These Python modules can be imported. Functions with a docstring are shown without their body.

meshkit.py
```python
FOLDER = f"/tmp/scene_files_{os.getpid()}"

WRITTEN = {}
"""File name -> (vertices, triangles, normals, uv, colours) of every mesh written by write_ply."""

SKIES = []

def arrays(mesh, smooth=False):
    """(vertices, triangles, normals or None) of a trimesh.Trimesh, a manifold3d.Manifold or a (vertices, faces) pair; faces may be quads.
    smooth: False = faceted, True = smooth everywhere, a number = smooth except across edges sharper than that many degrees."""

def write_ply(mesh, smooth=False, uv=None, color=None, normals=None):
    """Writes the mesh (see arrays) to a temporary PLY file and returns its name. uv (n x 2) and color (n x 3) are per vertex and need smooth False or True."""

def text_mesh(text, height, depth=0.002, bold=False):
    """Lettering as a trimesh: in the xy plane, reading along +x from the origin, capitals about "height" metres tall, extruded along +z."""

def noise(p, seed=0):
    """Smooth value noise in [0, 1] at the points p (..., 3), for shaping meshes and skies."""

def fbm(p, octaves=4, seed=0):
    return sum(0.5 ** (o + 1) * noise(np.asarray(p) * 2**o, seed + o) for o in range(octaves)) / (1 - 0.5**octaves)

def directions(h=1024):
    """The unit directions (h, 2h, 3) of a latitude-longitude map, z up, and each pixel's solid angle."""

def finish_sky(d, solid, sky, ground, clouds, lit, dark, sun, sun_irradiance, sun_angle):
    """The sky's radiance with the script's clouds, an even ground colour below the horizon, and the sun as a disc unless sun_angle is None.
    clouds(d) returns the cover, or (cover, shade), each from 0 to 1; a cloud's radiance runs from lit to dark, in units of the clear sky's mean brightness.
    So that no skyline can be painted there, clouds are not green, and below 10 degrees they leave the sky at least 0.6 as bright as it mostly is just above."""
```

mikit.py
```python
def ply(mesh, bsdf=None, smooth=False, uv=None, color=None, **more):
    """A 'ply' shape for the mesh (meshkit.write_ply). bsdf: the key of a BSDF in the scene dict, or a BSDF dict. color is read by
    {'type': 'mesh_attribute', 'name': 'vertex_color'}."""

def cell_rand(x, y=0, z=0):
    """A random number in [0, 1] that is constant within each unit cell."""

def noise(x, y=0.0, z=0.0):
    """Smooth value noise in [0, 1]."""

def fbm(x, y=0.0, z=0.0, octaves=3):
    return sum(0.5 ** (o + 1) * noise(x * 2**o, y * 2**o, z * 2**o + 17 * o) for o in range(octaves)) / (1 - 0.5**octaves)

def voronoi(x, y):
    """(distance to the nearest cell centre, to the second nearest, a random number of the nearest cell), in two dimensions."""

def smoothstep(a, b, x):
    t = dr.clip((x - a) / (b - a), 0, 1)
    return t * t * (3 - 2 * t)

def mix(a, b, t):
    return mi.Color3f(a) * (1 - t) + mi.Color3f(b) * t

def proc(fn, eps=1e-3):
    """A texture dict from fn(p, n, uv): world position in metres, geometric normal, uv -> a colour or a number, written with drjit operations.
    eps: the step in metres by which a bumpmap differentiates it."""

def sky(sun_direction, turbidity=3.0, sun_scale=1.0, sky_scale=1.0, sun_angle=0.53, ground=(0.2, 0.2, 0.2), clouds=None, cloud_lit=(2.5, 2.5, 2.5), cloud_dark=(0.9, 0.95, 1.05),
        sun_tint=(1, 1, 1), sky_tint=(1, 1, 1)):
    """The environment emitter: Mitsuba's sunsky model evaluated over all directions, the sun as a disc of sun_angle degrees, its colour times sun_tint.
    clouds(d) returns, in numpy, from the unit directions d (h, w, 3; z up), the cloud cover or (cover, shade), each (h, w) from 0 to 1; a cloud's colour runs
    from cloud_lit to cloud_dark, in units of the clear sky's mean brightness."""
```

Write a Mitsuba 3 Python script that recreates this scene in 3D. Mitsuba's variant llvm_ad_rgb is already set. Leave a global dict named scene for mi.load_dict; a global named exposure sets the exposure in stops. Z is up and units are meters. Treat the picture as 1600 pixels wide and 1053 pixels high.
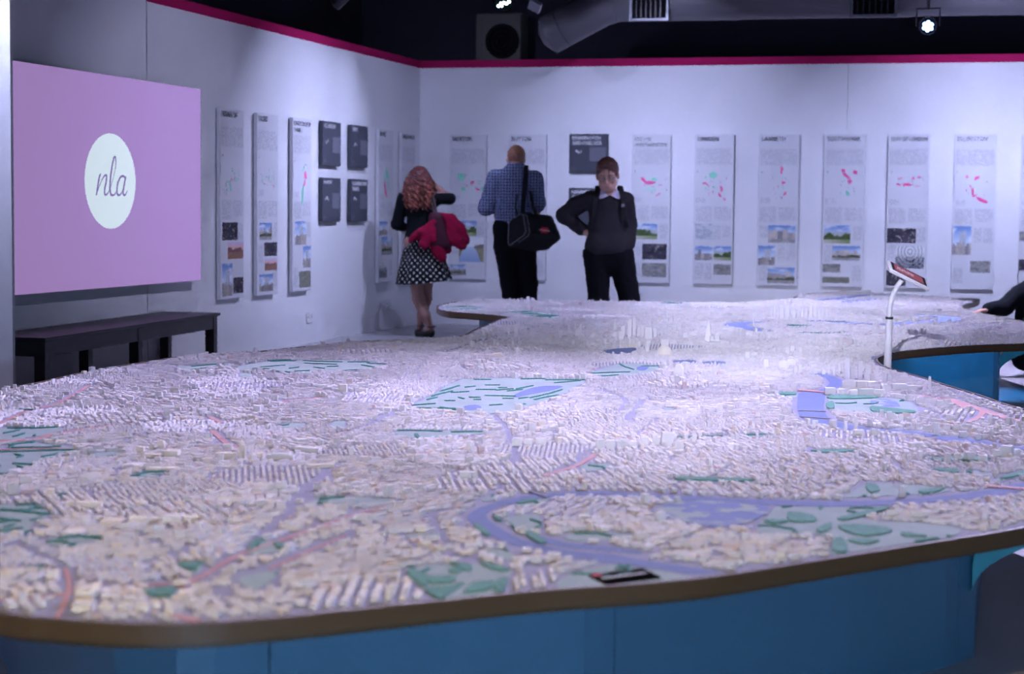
import math, random
import numpy as np
import trimesh
import mitsuba as mi
import drjit as dr
import mikit, meshkit
from mikit import proc, noise, fbm, cell_rand, smoothstep, mix
from shapely.geometry import Polygon, LineString, Point, MultiPolygon, box as sbox
from shapely.ops import unary_union, substring
from PIL import Image, ImageDraw
from scipy import ndimage

scene, labels = {}, {}
T = mi.ScalarTransform4f
exposure = 0.0

# ------------------------------------------------------------------ camera
YAW, PITCH, ROLL, FOCAL, EYE = 0.2668, 0.0695, 0.0103, 2871.3, (0.0, 0.0, 1.23)
fwd = np.array([-math.sin(YAW) * math.cos(PITCH), math.cos(YAW) * math.cos(PITCH), -math.sin(PITCH)])
rgt = np.array([math.cos(YAW), math.sin(YAW), 0.0])
up0 = np.cross(rgt, fwd)
up = up0 * math.cos(ROLL) - rgt * math.sin(ROLL)
scene['camera'] = {'type': 'thinlens', 'fov': math.degrees(2 * math.atan(800 / FOCAL)), 'fov_axis': 'x',
                   'to_world': T().look_at(origin=list(EYE), target=(np.array(EYE) + fwd).tolist(), up=up.tolist()),
                   'aperture_radius': 0.0085, 'focus_distance': 8.3, 'near_clip': 0.05, 'far_clip': 200.0}

XL, YB = -6.147, 18.688          # the two display walls
ZT = 0.48                        # top of the model's board

# ------------------------------------------------------------------ lights
scene['room_glow'] = {'type': 'constant', 'radiance': {'type': 'rgb', 'value': [0.064, 0.062, 0.098]}, 'sampling_weight': 1.5}
def spot(key, pos, aim, rgb, power, cutoff=32, beam=8, weight=1.0):
    scene[key] = {'type': 'spot', 'to_world': T().look_at(origin=list(pos), target=list(aim), up=[0.01, 0.02, 1]),
                  'intensity': {'type': 'rgb', 'value': [c * power for c in rgb]}, 'cutoff_angle': float(cutoff), 'beam_width': float(beam), 'sampling_weight': float(weight)}
COOL, WARM = (0.74, 0.80, 1.32), (1.3, 0.98, 0.50)
for i, (x, p) in enumerate(((-3.35, 31), (-0.25, 54), (2.9, 46))):
    spot(f'wall_light_{i}', (x, YB - 3.0, 3.2), (x, YB, 1.5), COOL, p, 36, 3, (1.6, 1.6, .8)[i])
spot('wall_light_corner', (-5.0, YB - 3.2, 3.2), (-5.5, YB, 1.0), COOL, 13, 44, 6, .8)
spot('wall_light_left', (XL + 2.4, 15.6, 3.3), (XL, 15.5, 1.4), COOL, 42, 35, 3, 1.4)
spot('wall_light_left_b', (XL + 2.8, 12.4, 3.2), (XL, 13.0, .7), (0.82, 0.82, 1.28), 13, 44, 6, .8)
spot('panel_light', (-5.35, 7.6, 3.6), (-5.4, 8.9, 2.5), COOL, 44, 32, 4, 1.4)
spot('table_light_a', (-0.72, 15.0, 3.6), (-1.2, 8.2, 0.48), (0.82, 0.83, 1.38), 345, 30, 8, 2.5)
spot('table_light_b', (-4.2, 15.0, 3.6), (-2.4, 9.0, 0.48), (0.87, 0.82, 1.36), 300, 36, 8, 2.5)
spot('table_light_c', (0.6, 10.4, 4.0), (-1.5, 5.0, 0.48), (0.91, 0.84, 1.42), 150, 42, 12, 2.5)
spot('table_light_d', (-3.2, 10.8, 4.1), (-3.2, 6.0, 0.48), (0.98, 0.84, 1.36), 78, 36, 10, 1.5)
spot('table_light_e', (-1.0, 14.2, 4.1), (-1.0, 13.7, 0.48), (0.84, 0.82, 1.38), 105, 52, 24, 1.5)
spot('front_light', (-0.6, 0.6, 2.9), (-1.5, 9.0, 0.4), (0.92, 0.90, 1.25), 62, 13, 6, 1.2)
spot('far_front_light', (-0.6, 0.6, 2.9), (-1.5, 12.0, 0.46), (0.90, 0.90, 1.2), 300, 6.5, 2.5, 1.2)
spot('warm_light', (-1.3, -0.7, 3.2), (-1.1, 3.5, 0.45), WARM, 25, 30, 10, .8)
spot('blue_light', (-0.08, 11.16, 0.41), (-0.45, 11.62, 0.2), (0.08, 0.60, 1.25), 0.42, 78, 45, .7)
spot('blue_light_floor', (1.7, 12.4, 0.95), (0.1, 12.9, 0.0), (0.04, 0.46, 1.3), 34, 15, 8, .7)
spot('blue_light_near', (0.6, -0.6, 0.9), (-0.6, 4.2, 0.15), (0.36, 0.60, 0.98), 36, 50, 10, .8)
# ------------------------------------------------------------------ helpers
used = {}
def key_for(base):
    n = used.get(base, 0); used[base] = n + 1
    return base if n == 0 else f'{base}_{n:03d}'
def put(mesh, bsdf, name, parent=None, smooth=False, kind=None, label=None, **kw):
    key = key_for(f'{parent}__{name}' if parent else name)
    scene[key] = mikit.ply(mesh, bsdf, smooth=smooth, **kw)
    if kind or label:
        labels[key] = {}
        if kind: labels[key]['kind'] = kind
        if label: labels[key]['label'] = label
    return key
def thing(name, label, category, group=None):
    key = key_for(name)
    labels[key] = {'label': label, 'category': category}
    if group: labels[key]['group'] = group
    return key
def struct(name, mesh, bsdf, label, category='wall', **kw):
    key = put(mesh, bsdf, name, **kw)
    labels[key] = {'label': label, 'kind': 'structure', 'category': category}
    return key
def bx(x0, x1, y0, y1, z0, z1):
    m = trimesh.creation.box(extents=(x1 - x0, y1 - y0, z1 - z0)); m.apply_translation(((x0 + x1) / 2, (y0 + y1) / 2, (z0 + z1) / 2)); return m
def rbox(x0, x1, y0, y1, z0, z1, c=0.004):
    """A box with chamfered edges."""
    pts = []
    for sx in (0, 1):
        for sy in (0, 1):
            for sz in (0, 1):
                p = np.array([(x0, x1)[sx], (y0, y1)[sy], (z0, z1)[sz]]); s = np.array([1 - 2 * sx, 1 - 2 * sy, 1 - 2 * sz]) * c
                for k in range(3):
                    q = p + s; q[k] = p[k]; pts.append(q)
    return trimesh.convex.convex_hull(np.array(pts))
def cat(ms): return trimesh.util.concatenate(ms)
def extrude(poly, h, z0=0.0):
    ms = []
    for g in (poly.geoms if hasattr(poly, 'geoms') else [poly]):
        if g.is_empty or g.geom_type != 'Polygon' or g.area < 1e-9: continue
        m = trimesh.creation.extrude_polygon(g, h, engine='earcut'); m.apply_translation((0, 0, z0)); ms.append(m)
    return cat(ms)
def tube(pts, r, n=8, closed=False, caps=True):
    pts = np.asarray(pts, float); k = len(pts); r = np.broadcast_to(r, (k,))
    t = np.gradient(pts, axis=0)
    if closed: t = np.roll(pts, -1, 0) - np.roll(pts, 1, 0)
    t /= np.linalg.norm(t, axis=1, keepdims=True) + 1e-12
    nrm = np.cross(t[0], [0, 0, 1] if abs(t[0][2]) < .9 else [1, 0, 0]); nrm /= np.linalg.norm(nrm)
    V = []
    for i in range(k):
        nrm = nrm - t[i] * (nrm @ t[i]); nrm /= np.linalg.norm(nrm) + 1e-12; b = np.cross(t[i], nrm)
        a = np.arange(n) * 2 * np.pi / n
        V.append(pts[i] + r[i] * (np.cos(a)[:, None] * nrm + np.sin(a)[:, None] * b))
    V = np.vstack(V); F = []
    for i in range(k if closed else k - 1):
        for j in range(n):
            a0, a1 = i * n + j, i * n + (j + 1) % n; b0, b1 = ((i + 1) % k) * n + j, ((i + 1) % k) * n + (j + 1) % n
            F += [[a0, a1, b1], [a0, b1, b0]]
    if caps and not closed:
        V = np.vstack([V, pts[:1], pts[-1:]]); c0, c1 = len(V) - 2, len(V) - 1
        for j in range(n): F += [[c0, (j + 1) % n, j], [c1, (k - 1) * n + j, (k - 1) * n + (j + 1) % n]]
    return trimesh.Trimesh(V, F, process=False)
def curve(pts, n=40):
    """Catmull-Rom through the points."""
    p = np.asarray(pts, float); p = np.vstack([2 * p[0] - p[1], p, 2 * p[-1] - p[-2]]); out = []
    segs = len(p) - 3
    for s in np.linspace(0, segs - 1e-6, n):
        i = int(s); t = s - i; a, b, c, d = p[i:i + 4]
        out.append(.5 * (2 * b + (c - a) * t + (2 * a - 5 * b + 4 * c - d) * t * t + (3 * b - a - 3 * c + d) * t ** 3))
    return np.array(out)
def lathe(prof, n=32):
    m = trimesh.creation.revolve(np.asarray(prof, float), sections=n); return m

# ------------------------------------------------------------------ materials
def rgb(c): return {'type': 'rgb', 'value': list(map(float, c))}
def mat(key, color, rough=0.6, spec=0.3, metallic=0.0, **kw):
    scene[key] = {'type': 'twosided', 'bsdf': {'type': 'principled', 'base_color': color if isinstance(color, dict) else rgb(color),
                  'roughness': rough, 'specular': spec, 'metallic': metallic, **kw}}
def diffuse(key, color):
    scene[key] = {'type': 'twosided', 'bsdf': {'type': 'diffuse', 'reflectance': color if isinstance(color, dict) else rgb(color)}}
diffuse('m_wall', proc(lambda p, n, uv: mi.Color3f(.80, .80, .83) * (0.97 + 0.05 * fbm(p.x * 3, p.y * 3, p.z * 3))))
diffuse('m_partition', (.78, .78, .80))
diffuse('m_joint', (.10, .09, .09))
diffuse('m_pink', (.36, .015, .088))
diffuse('m_dark_wall', (.055, .055, .075))
diffuse('m_ceiling', (.016, .016, .02))
mat('m_floor', proc(lambda p, n, uv: mix((.30, .29, .31), (.38, .37, .39), fbm(p.x * 1.7, p.y * 1.7, 0.3, 4))), rough=.38, spec=.5)
diffuse('m_board_print', (.70, .70, .74))
diffuse('m_board_edge', (.30, .24, .22))
diffuse('m_dark_print', (.075, .08, .10))
diffuse('m_ink', (.03, .035, .055))
diffuse('m_white_ink', (.85, .85, .88))
diffuse('m_grey_print', (.15, .155, .19))
diffuse('m_map_pink', (.80, .13, .36))
diffuse('m_map_green', (.26, .66, .50))
diffuse('m_map_pale', (.56, .70, .68))
diffuse('m_map_teal', (.05, .55, .58))
def text_fn(p, n, uv):
    row = dr.floor(uv.y / .0135); fy = uv.y / .0135 - row
    word = dr.floor(uv.x / .017 + cell_rand(row, 3) * 2); gap = cell_rand(word, row, 5)
    on = dr.select((fy > .3) & (fy < .8) & (gap > .16), 1.0, 0.0)
    return mix((.70, .70, .74), (.22, .22, .27), on * .42)
diffuse('m_text', proc(text_fn))
def photo_fn(p, n, uv):
    s = dr.floor(uv.x); u = uv.x - s; v = uv.y
    kind = dr.floor(s / 10)          # 0 day 1 park 2 night 3 aerial 4 sunset 5 white interior 6 tower 7 water 8 plan
    a, b, c = cell_rand(s, 1), cell_rand(s, 2), cell_rand(s, 3)
    sky = mix((.62, .72, .86), (.18, .30, .58), smoothstep(.4, 1.0, v))
    sky = mix(sky, (.92, .93, .96), smoothstep(.5, .75, fbm(u * 3 + s * 7, v * 5, 1.0)) * .7)
    col = dr.floor(u * (5 + 4 * a)); hgt = .42 + .36 * cell_rand(col, s, 7)
    bld = mix((.30, .28, .30), (.62, .56, .52), cell_rand(col, s, 9)) * (0.7 + .5 * cell_rand(dr.floor(u * 26), dr.floor(v * 24), s))
    tree = fbm(u * 8 + s, v * 8, 4.0)
    grd = mix((.20, .20, .20), (.50, .48, .47), noise(u * 14, v * 20, s))
    day = dr.select(v < hgt, bld, sky)
    day = dr.select((v < .34 + .3 * (tree - .45)) & (b > .45), mix((.03, .06, .03), (.15, .17, .10), noise(u * 22, v * 22, s)), day)
    day = dr.select(v < .2, grd, day)
    park = dr.select(v > .62, sky, mi.Color3f(.45, .5, .5))
    park = dr.select(v < .45 + .6 * (fbm(u * 5 + s, 2.0, s) - .35), mix((.02, .05, .02), (.15, .21, .08), fbm(u * 18, v * 18, s)), park)
    park = dr.select(v < .22, mix((.55, .54, .45), (.22, .30, .12), u), park)
    spark = smoothstep(.72, .95, noise(u * 16, v * 9, s + 3)) * .6
    night = mix((.015, .018, .03), (.10, .09, .12), fbm(u * 5, v * 5, s)) + mi.Color3f(.65, .55, .45) * spark
    cells = .5 * cell_rand(dr.floor((u + v * .4) * 11), dr.floor((v - u * .3) * 7), s) + .5 * fbm(u * 9, v * 7, s)
    air = mix((.14, .14, .14), (.48, .47, .45), cells) * (.6 + .7 * fbm(u * 6, v * 6, s))
    air = mix(air, mi.Color3f(.16, .17, .09), dr.select(a > .5, .45, 0.0))
    dusk = dr.select(v > .5, mix((.85, .45, .38), (.62, .55, .70), smoothstep(.5, 1.0, v)), mix((.16, .08, .07), (.45, .26, .18), fbm(u * 14, v * 22, s)))
    dusk = dr.select((v < .5 + .2 * cell_rand(dr.floor(u * 11), s)) & (v > .4), mi.Color3f(.22, .12, .13), dusk)
    rad = dr.sqrt(dr.square((u - .5) * 1.4) + dr.square(v - .75))
    room = mix((.35, .36, .40), (.92, .93, .95), smoothstep(.2, .8, v)) * (.75 + .25 * dr.sin(rad * 40)) - mi.Color3f(.3) * smoothstep(.55, .8, noise(u * 20, v * 14, s)) * dr.select(v < .5, 1.0, 0.0)
    tw = dr.select((dr.abs(u - .55) < .17) & (v < .82), mix((.72, .74, .78), (.35, .40, .48), dr.select(dr.sin(v * 110) > 0, 1.0, .2)), sky)
    tw = dr.select(v < .3 + .18 * cell_rand(dr.floor(u * 9), s), bld * .8, tw)
    wat = dr.select(v > .62, mi.Color3f(.85, .87, .9), dr.select(dr.abs(u - .42) < .42 * (1 - v) + .06, mix((.30, .42, .66), (.62, .70, .85), v * 1.4), mix((.20, .24, .10), (.42, .36, .28), fbm(u * 14, v * 14, s))))
    wat = dr.select((v > .55) & (u > .62) & (v < .95 - .3 * noise(u * 7, s)), mi.Color3f(.22, .20, .20), wat)
    plan = mix((.62, .64, .68), (.42, .46, .52), smoothstep(.45, .55, noise(u * 9 + v * 7, v * 12 - u * 6, s)))
    out = day
    for k, x in ((1, park), (2, night), (3, air), (4, dusk), (5, room), (6, tw), (7, wat), (8, plan)): out = dr.select(kind == k, x, out)
    return mi.Color3f(dr.clip(out.x, 0, 1), dr.clip(out.y, 0, 1), dr.clip(out.z, 0, 1))
diffuse('m_photo', proc(photo_fn))
mat('m_screen', (.30, .22, .42), rough=.8, spec=.1)
mat('m_screen_white', (.6, .66, .66), rough=.8, spec=.1)
diffuse('m_white_paint', (.75, .75, .76))
mat('m_white_plastic', (.78, .78, .80), rough=.35, spec=.4)
mat('m_black_plastic', (.02, .02, .025), rough=.4, spec=.4)
mat('m_tablet_screen', (.30, .08, .10), rough=.15, spec=.5)
mat('m_bench', proc(lambda p, n, uv: mi.Color3f(.018, .016, .020) * (.8 + .5 * fbm(p.x * 40, p.y * 4, p.z * 40))), rough=.42, spec=.45)
mat('m_rim', (.078, .050, .022), rough=.45, spec=.4)
mat('m_plinth', proc(lambda p, n, uv: mi.Color3f(.075, .195, .30) * (.93 + .12 * fbm(p.x * 2, p.y * 2, p.z * 2))), rough=.5, spec=.35)
mat('m_bracket', (.03, .30, .36), rough=.5, spec=.35)
mat('m_board', proc(lambda p, n, uv: mix((.28, .28, .38), (.35, .35, .45), fbm(p.x * 9, p.y * 9, 0.0))), rough=0.8, spec=0.08)
mat('m_resin', {'type': 'mesh_attribute', 'name': 'vertex_color'}, rough=0.8, spec=0.08)
mat('m_white_resin', (.83, .82, .82), rough=0.8, spec=0.08)
mat('m_cream_resin', (.85, .80, .71), rough=0.8, spec=0.08)
mat('m_water', proc(lambda p, n, uv: mi.Color3f(.19, .235, .42) * (.95 + .1 * noise(p.x * 30, p.y * 30))), rough=0.8, spec=0.08)
mat('m_marsh', proc(lambda p, n, uv: mix((.21, .26, .46), (.36, .42, .42), smoothstep(.5, .62, fbm(p.x * 22, p.y * 22, 0.0)))), rough=0.8, spec=0.08)
mat('m_park', proc(lambda p, n, uv: mix((.31, .385, .38), (.36, .45, .445), fbm(p.x * 14, p.y * 14, 0.0))), rough=0.8, spec=0.08)
mat('m_hedge', proc(lambda p, n, uv: mi.Color3f(.07, .24, .21) * (.75 + .5 * fbm(p.x * 120, p.y * 120, p.z * 120))), rough=.8, spec=.1)
mat('m_wood', proc(lambda p, n, uv: mi.Color3f(.13, .30, .25) * (.7 + .6 * fbm(p.x * 90, p.y * 90, p.z * 90))), rough=.8, spec=.1)
mat('m_rail', (.52, .29, .29), rough=.7, spec=.2)
mat('m_duct', (.085, .082, .095), rough=.5, spec=.4)
mat('m_metal', (.22, .225, .26), rough=.35, spec=.5)
mat('m_ac', (.12, .12, .105), rough=.6, spec=.3)
diffuse('m_black', (.006, .006, .007))
mat('m_skin', (.58, .34, .27), rough=.55, spec=.3)
mat('m_skin_pink', (.62, .36, .30), rough=.55, spec=.3)
mat('m_leg_skin', (.40, .22, .19), rough=.6, spec=.25)
mat('m_hair_red', {'type': 'mesh_attribute', 'name': 'vertex_color'}, rough=.4, spec=.45)
mat('m_hair_ginger', proc(lambda p, n, uv: mi.Color3f(.30, .14, .085) * (.7 + .6 * fbm(p.x * 160, p.y * 160, p.z * 60))), rough=.5, spec=.3)
mat('m_hair_dark', proc(lambda p, n, uv: mi.Color3f(.075, .030, .022) * (.6 + .8 * fbm(p.x * 160, p.y * 160, p.z * 60))), rough=.45, spec=.35)
mat('m_cardigan', (.008, .010, .013), rough=.9, spec=.1)
mat('m_trousers', (.005, .005, .008), rough=.9, spec=.1)
mat('m_sweater', proc(lambda p, n, uv: mi.Color3f(.024, .023, .027) * (.8 + .4 * fbm(p.x * 200, p.y * 200, p.z * 200))), rough=.95, spec=.08)
mat('m_collar', (.52, .50, .66), rough=.85, spec=.15)
mat('m_shoe', (.010, .009, .010), rough=.35, spec=.5)
mat('m_bag', (.007, .008, .011), rough=.7, spec=.25)
mat('m_piping', (.16, .16, .18), rough=.5, spec=.3)
mat('m_maroon', (.055, .008, .022), rough=.6, spec=.25)
mat('m_coat', (.27, .006, .040), rough=.85, spec=.15)
mat('m_strap_brown', (.07, .05, .055), rough=.6, spec=.3)
mat('m_red', (.62, .03, .05), rough=.7, spec=.2)
mat('m_eye', (.6, .6, .6), rough=.3, spec=.4)
mat('m_iris', (.02, .015, .012), rough=.3, spec=.4)
mat('m_lip', (.42, .18, .16), rough=.6, spec=.3)

# ------------------------------------------------------------------ the room
struct('floor', bx(-9, 7, -4, 21, -.1, 0), 'm_floor', 'grey polished concrete floor of the gallery', 'floor')
struct('ceiling', bx(-9, 7, -4, 21, 4.3, 4.4), 'm_ceiling', 'dark unlit ceiling above the gallery', 'ceiling')
HW = 2.71
wb = 'wall_back'
labels[wb] = {'label': 'white display wall at the back hung with tall borough posters', 'kind': 'structure', 'category': 'wall'}
put(bx(XL, -1.662, YB, YB + .1, 0, HW), 'm_wall', 'panel', wb); put(bx(-1.659, 7, YB, YB + .1, 0, HW), 'm_wall', 'panel', wb)
wl = 'wall_left'
labels[wl] = {'label': 'white display wall on the left behind the bench and screen', 'kind': 'structure', 'category': 'wall'}
put(bx(XL - .1, XL, 12.319, YB + .1, 0, HW), 'm_wall', 'panel', wl); put(bx(XL - .1, XL, 2, 12.307, 0, HW + .1), 'm_wall', 'panel', wl)
put(bx(XL - .1, XL - .012, 12.307, 12.319, 0, HW + .05), 'm_joint', 'joint', wl)
struct('trim_1', bx(XL, 7, YB - .004, YB + .104, HW, HW + .078), 'm_pink', 'crimson band along the top of the back display wall', 'trim')
struct('trim_2', bx(XL - .104, XL + .004, 12.319, YB + .1, HW, HW + .078), 'm_pink', 'crimson band along the top of the left display wall', 'trim')
struct('wall_upper_back', bx(-9, 7, YB + 1.1, YB + 1.2, 0, 4.3), 'm_dark_wall', 'black wall beyond the top of the back display wall', 'wall')
struct('wall_upper_left', bx(-7.3, -7.2, 2, YB + 1.2, 0, 4.3), 'm_dark_wall', 'black wall beyond the top of the left display wall', 'wall')
struct('wall_partition', bx(-7.1, -5.248, 8.9, 8.925, 0, 3.9), 'm_partition', 'white partition panel at the left edge in front of the bench', 'wall')

# ------------------------------------------------------------------ posters
def board_frame(wall, at, v0):
    """Columns: reading direction, up, out of the wall."""
    if wall == 'back': return np.array([[1, 0, 0, at], [0, 0, -1, YB], [0, 1, 0, v0], [0, 0, 0, 1.0]])
    return np.array([[0, 0, 1, XL], [1, 0, 0, at], [0, 1, 0, v0], [0, 0, 0, 1.0]])
def placed(m, M): m = m.copy(); m.apply_transform(M); return m
def flat(x0, x1, y0, y1, w): return np.array([[x0, y0, w], [x1, y0, w], [x1, y1, w], [x0, y1, w]])
QUAD = np.array([[0, 1, 2], [0, 2, 3]])
BT = 0.045                                     # face of a board above its wall
KIND = dict(day=0, park=1, night=2, air=3, dusk=4, room=5, tower=6, water=7, plan=8)
seed_of = {k: 0 for k in KIND}
def letters(lines, h, gap, maxw, bold=True):
    ms = []
    for i, s in enumerate(lines):
        m = meshkit.text_mesh(s, h, .0012, bold=bold); m.apply_scale((.92, 1, 1))
        if m.bounds[1][0] > maxw: m.apply_scale((maxw / m.bounds[1][0], 1, 1))
        m.apply_translation((0, -i * gap, 0)); ms.append(m)
    return cat(ms)
def tall_poster(wall, at, title, label, photos, blobs, width=.405, v0=.485, v1=2.006, bold=True, seed=0):
    W, Hh = width, v1 - v0
    M = board_frame(wall, at, v0)
    k = thing('borough_poster', label, 'poster', 'tall white borough posters on the display walls')
    put(placed(rbox(0, W, 0, Hh, .012, BT, .002), M), 'm_board_print', 'board', k)
    put(placed(bx(.03, W - .03, .03, Hh - .03, 0.0005, .012), M), 'm_board_edge', 'mounting', k)
    if title:
        m = letters(title, .036 if len(title) > 1 or len(title[0]) > 11 else .040, .058, W - .05, bold); m.apply_translation((.026, Hh - .064, BT)); put(placed(m, M), 'm_ink', 'title_lettering', k)
    rnd = random.Random(seed)
    V, F, UV = [], [], []
    def text(x0, x1, t0, t1):
        q = flat(x0 * W, x1 * W, Hh * (1 - t1), Hh * (1 - t0), BT + .0006); o = rnd.random() * 50
        F.extend((QUAD + 4 * len(V)).tolist()); V.append(q); UV.append(q[:, :2] + [o, o])
    text(.05, .95, .095, .2); text(.05, .3, .42, .455); text(.05, .46, .478, .58); text(.52, .95, .478, .565)
    bands = [(.6, .7), (.72, .84), (.86, .975)]
    for t0, t1 in bands:                        # text columns in what the photographs leave free
        for c0, c1 in ((.05, .27), (.30, .48), (.52, .70), (.74, .95)):
            if all(c1 <= p[0] + .02 or c0 >= p[1] - .02 or t1 <= p[2] + .005 or t0 >= p[3] - .005 for p in photos): text(c0, c1, t0, t1 - rnd.random() * .02)
    m = placed(trimesh.Trimesh(np.vstack(V), np.array(F), process=False), M)
    put(m, 'm_text', 'body_text', k, uv=np.vstack(UV), kind='stuff')
    for x0, x1, t0, t1, kd in photos:
        s = KIND[kd] * 10 + seed_of[kd] % 10; seed_of[kd] += 1
        q = flat(x0 * W, x1 * W, Hh * (1 - t1), Hh * (1 - t0), BT + .0009)
        put(placed(trimesh.Trimesh(q, QUAD, process=False), M), 'm_photo', 'printed_photograph', k, uv=np.array([[s + .002, 0], [s + .998, 0], [s + .998, 1], [s + .002, 1.0]]))
    groups = {}
    for bsdf, cx, ct, rx, ry, ang in blobs:
        n = 9; rr_ = [1 + .35 * (rnd.random() - .5) * 2 for _ in range(n)]
        pts = [(rx * W * rr_[i] * math.cos(2 * math.pi * i / n), ry * W * rr_[i] * math.sin(2 * math.pi * i / n)) for i in range(n)]
        ca, sa = math.cos(ang), math.sin(ang)
        poly = Polygon([(cx * W + x * ca - y * sa, Hh * (1 - ct) + x * sa + y * ca) for x, y in pts]).buffer(0)
        groups.setdefault(bsdf, []).append(poly)
    for i, (b, ps) in enumerate(groups.items()):
        put(placed(extrude(unary_union(ps), .0012, BT + .0002 * i), M), b, 'printed_map_area', k, kind='stuff')
    return k
PK, GN, PL, TL, IK = 'm_map_pink', 'm_map_green', 'm_map_pale', 'm_map_teal', 'm_ink'
def scatter(seed, n, cx, ct, sx, st, cols, r=(.01, .035)):
    R = random.Random(seed)
    out = [(R.choice(cols), cx + R.uniform(-sx, sx), ct + R.uniform(-st, st), R.uniform(*r), R.uniform(*r) * .7, R.uniform(0, 3)) for _ in range(n)]
    return out + [(IK, .09, .245, .012, .012, 0)] + [(IK, cx + R.uniform(-sx, sx) * 1.1, ct + R.uniform(-st, st) * 1.1, .022, .004, 0) for _ in range(5)]
L = 'tall white left wall poster titled '
B = 'tall white poster titled '
tall_poster('left', 13.50, ['HOUNSLOW'], L + 'HOUNSLOW, nearest to the lilac screen', [(.07, .73, .596, .69, 'night'), (.3, .97, .70, .79, 'dusk'), (.07, .5, .812, .985, 'tower'), (.54, .97, .89, .975, 'night')],
            scatter(1, 18, .55, .345, .36, .03, [PK, GN, PL]) + scatter(2, 14, .34, .40, .14, .03, [PK, GN]), seed=1, width=.46)
tall_poster('left', 14.235, ['EALING'], L + 'EALING, second from the screen', [(.1, .7, .6, .695, 'day'), (.33, .95, .71, .785, 'night'), (.35, .95, .8, .865, 'dusk'), (.1, .75, .885, .98, 'tower')],
            scatter(3, 12, .5, .34, .3, .04, [PL, PL, GN]) + scatter(4, 8, .6, .385, .32, .015, [PK, PK, PL]), seed=2, width=.45)
tall_poster('left', 15.015, ['KINGSTON UPON', 'THAMES'], L + 'KINGSTON UPON THAMES, third from the screen', [(.12, .72, .595, .73, 'tower'), (.55, .97, .74, .865, 'tower'), (.35, .97, .885, .98, 'air')],
            scatter(5, 9, .66, .30, .14, .05, [PK, PL, GN]) + [(PK, .68, .325, .09, .06, -.8), (GN, .52, .44, .05, .19, -.25), (PK, .64, .37, .03, .08, -.5)], seed=3, bold=False, width=.44)
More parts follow.
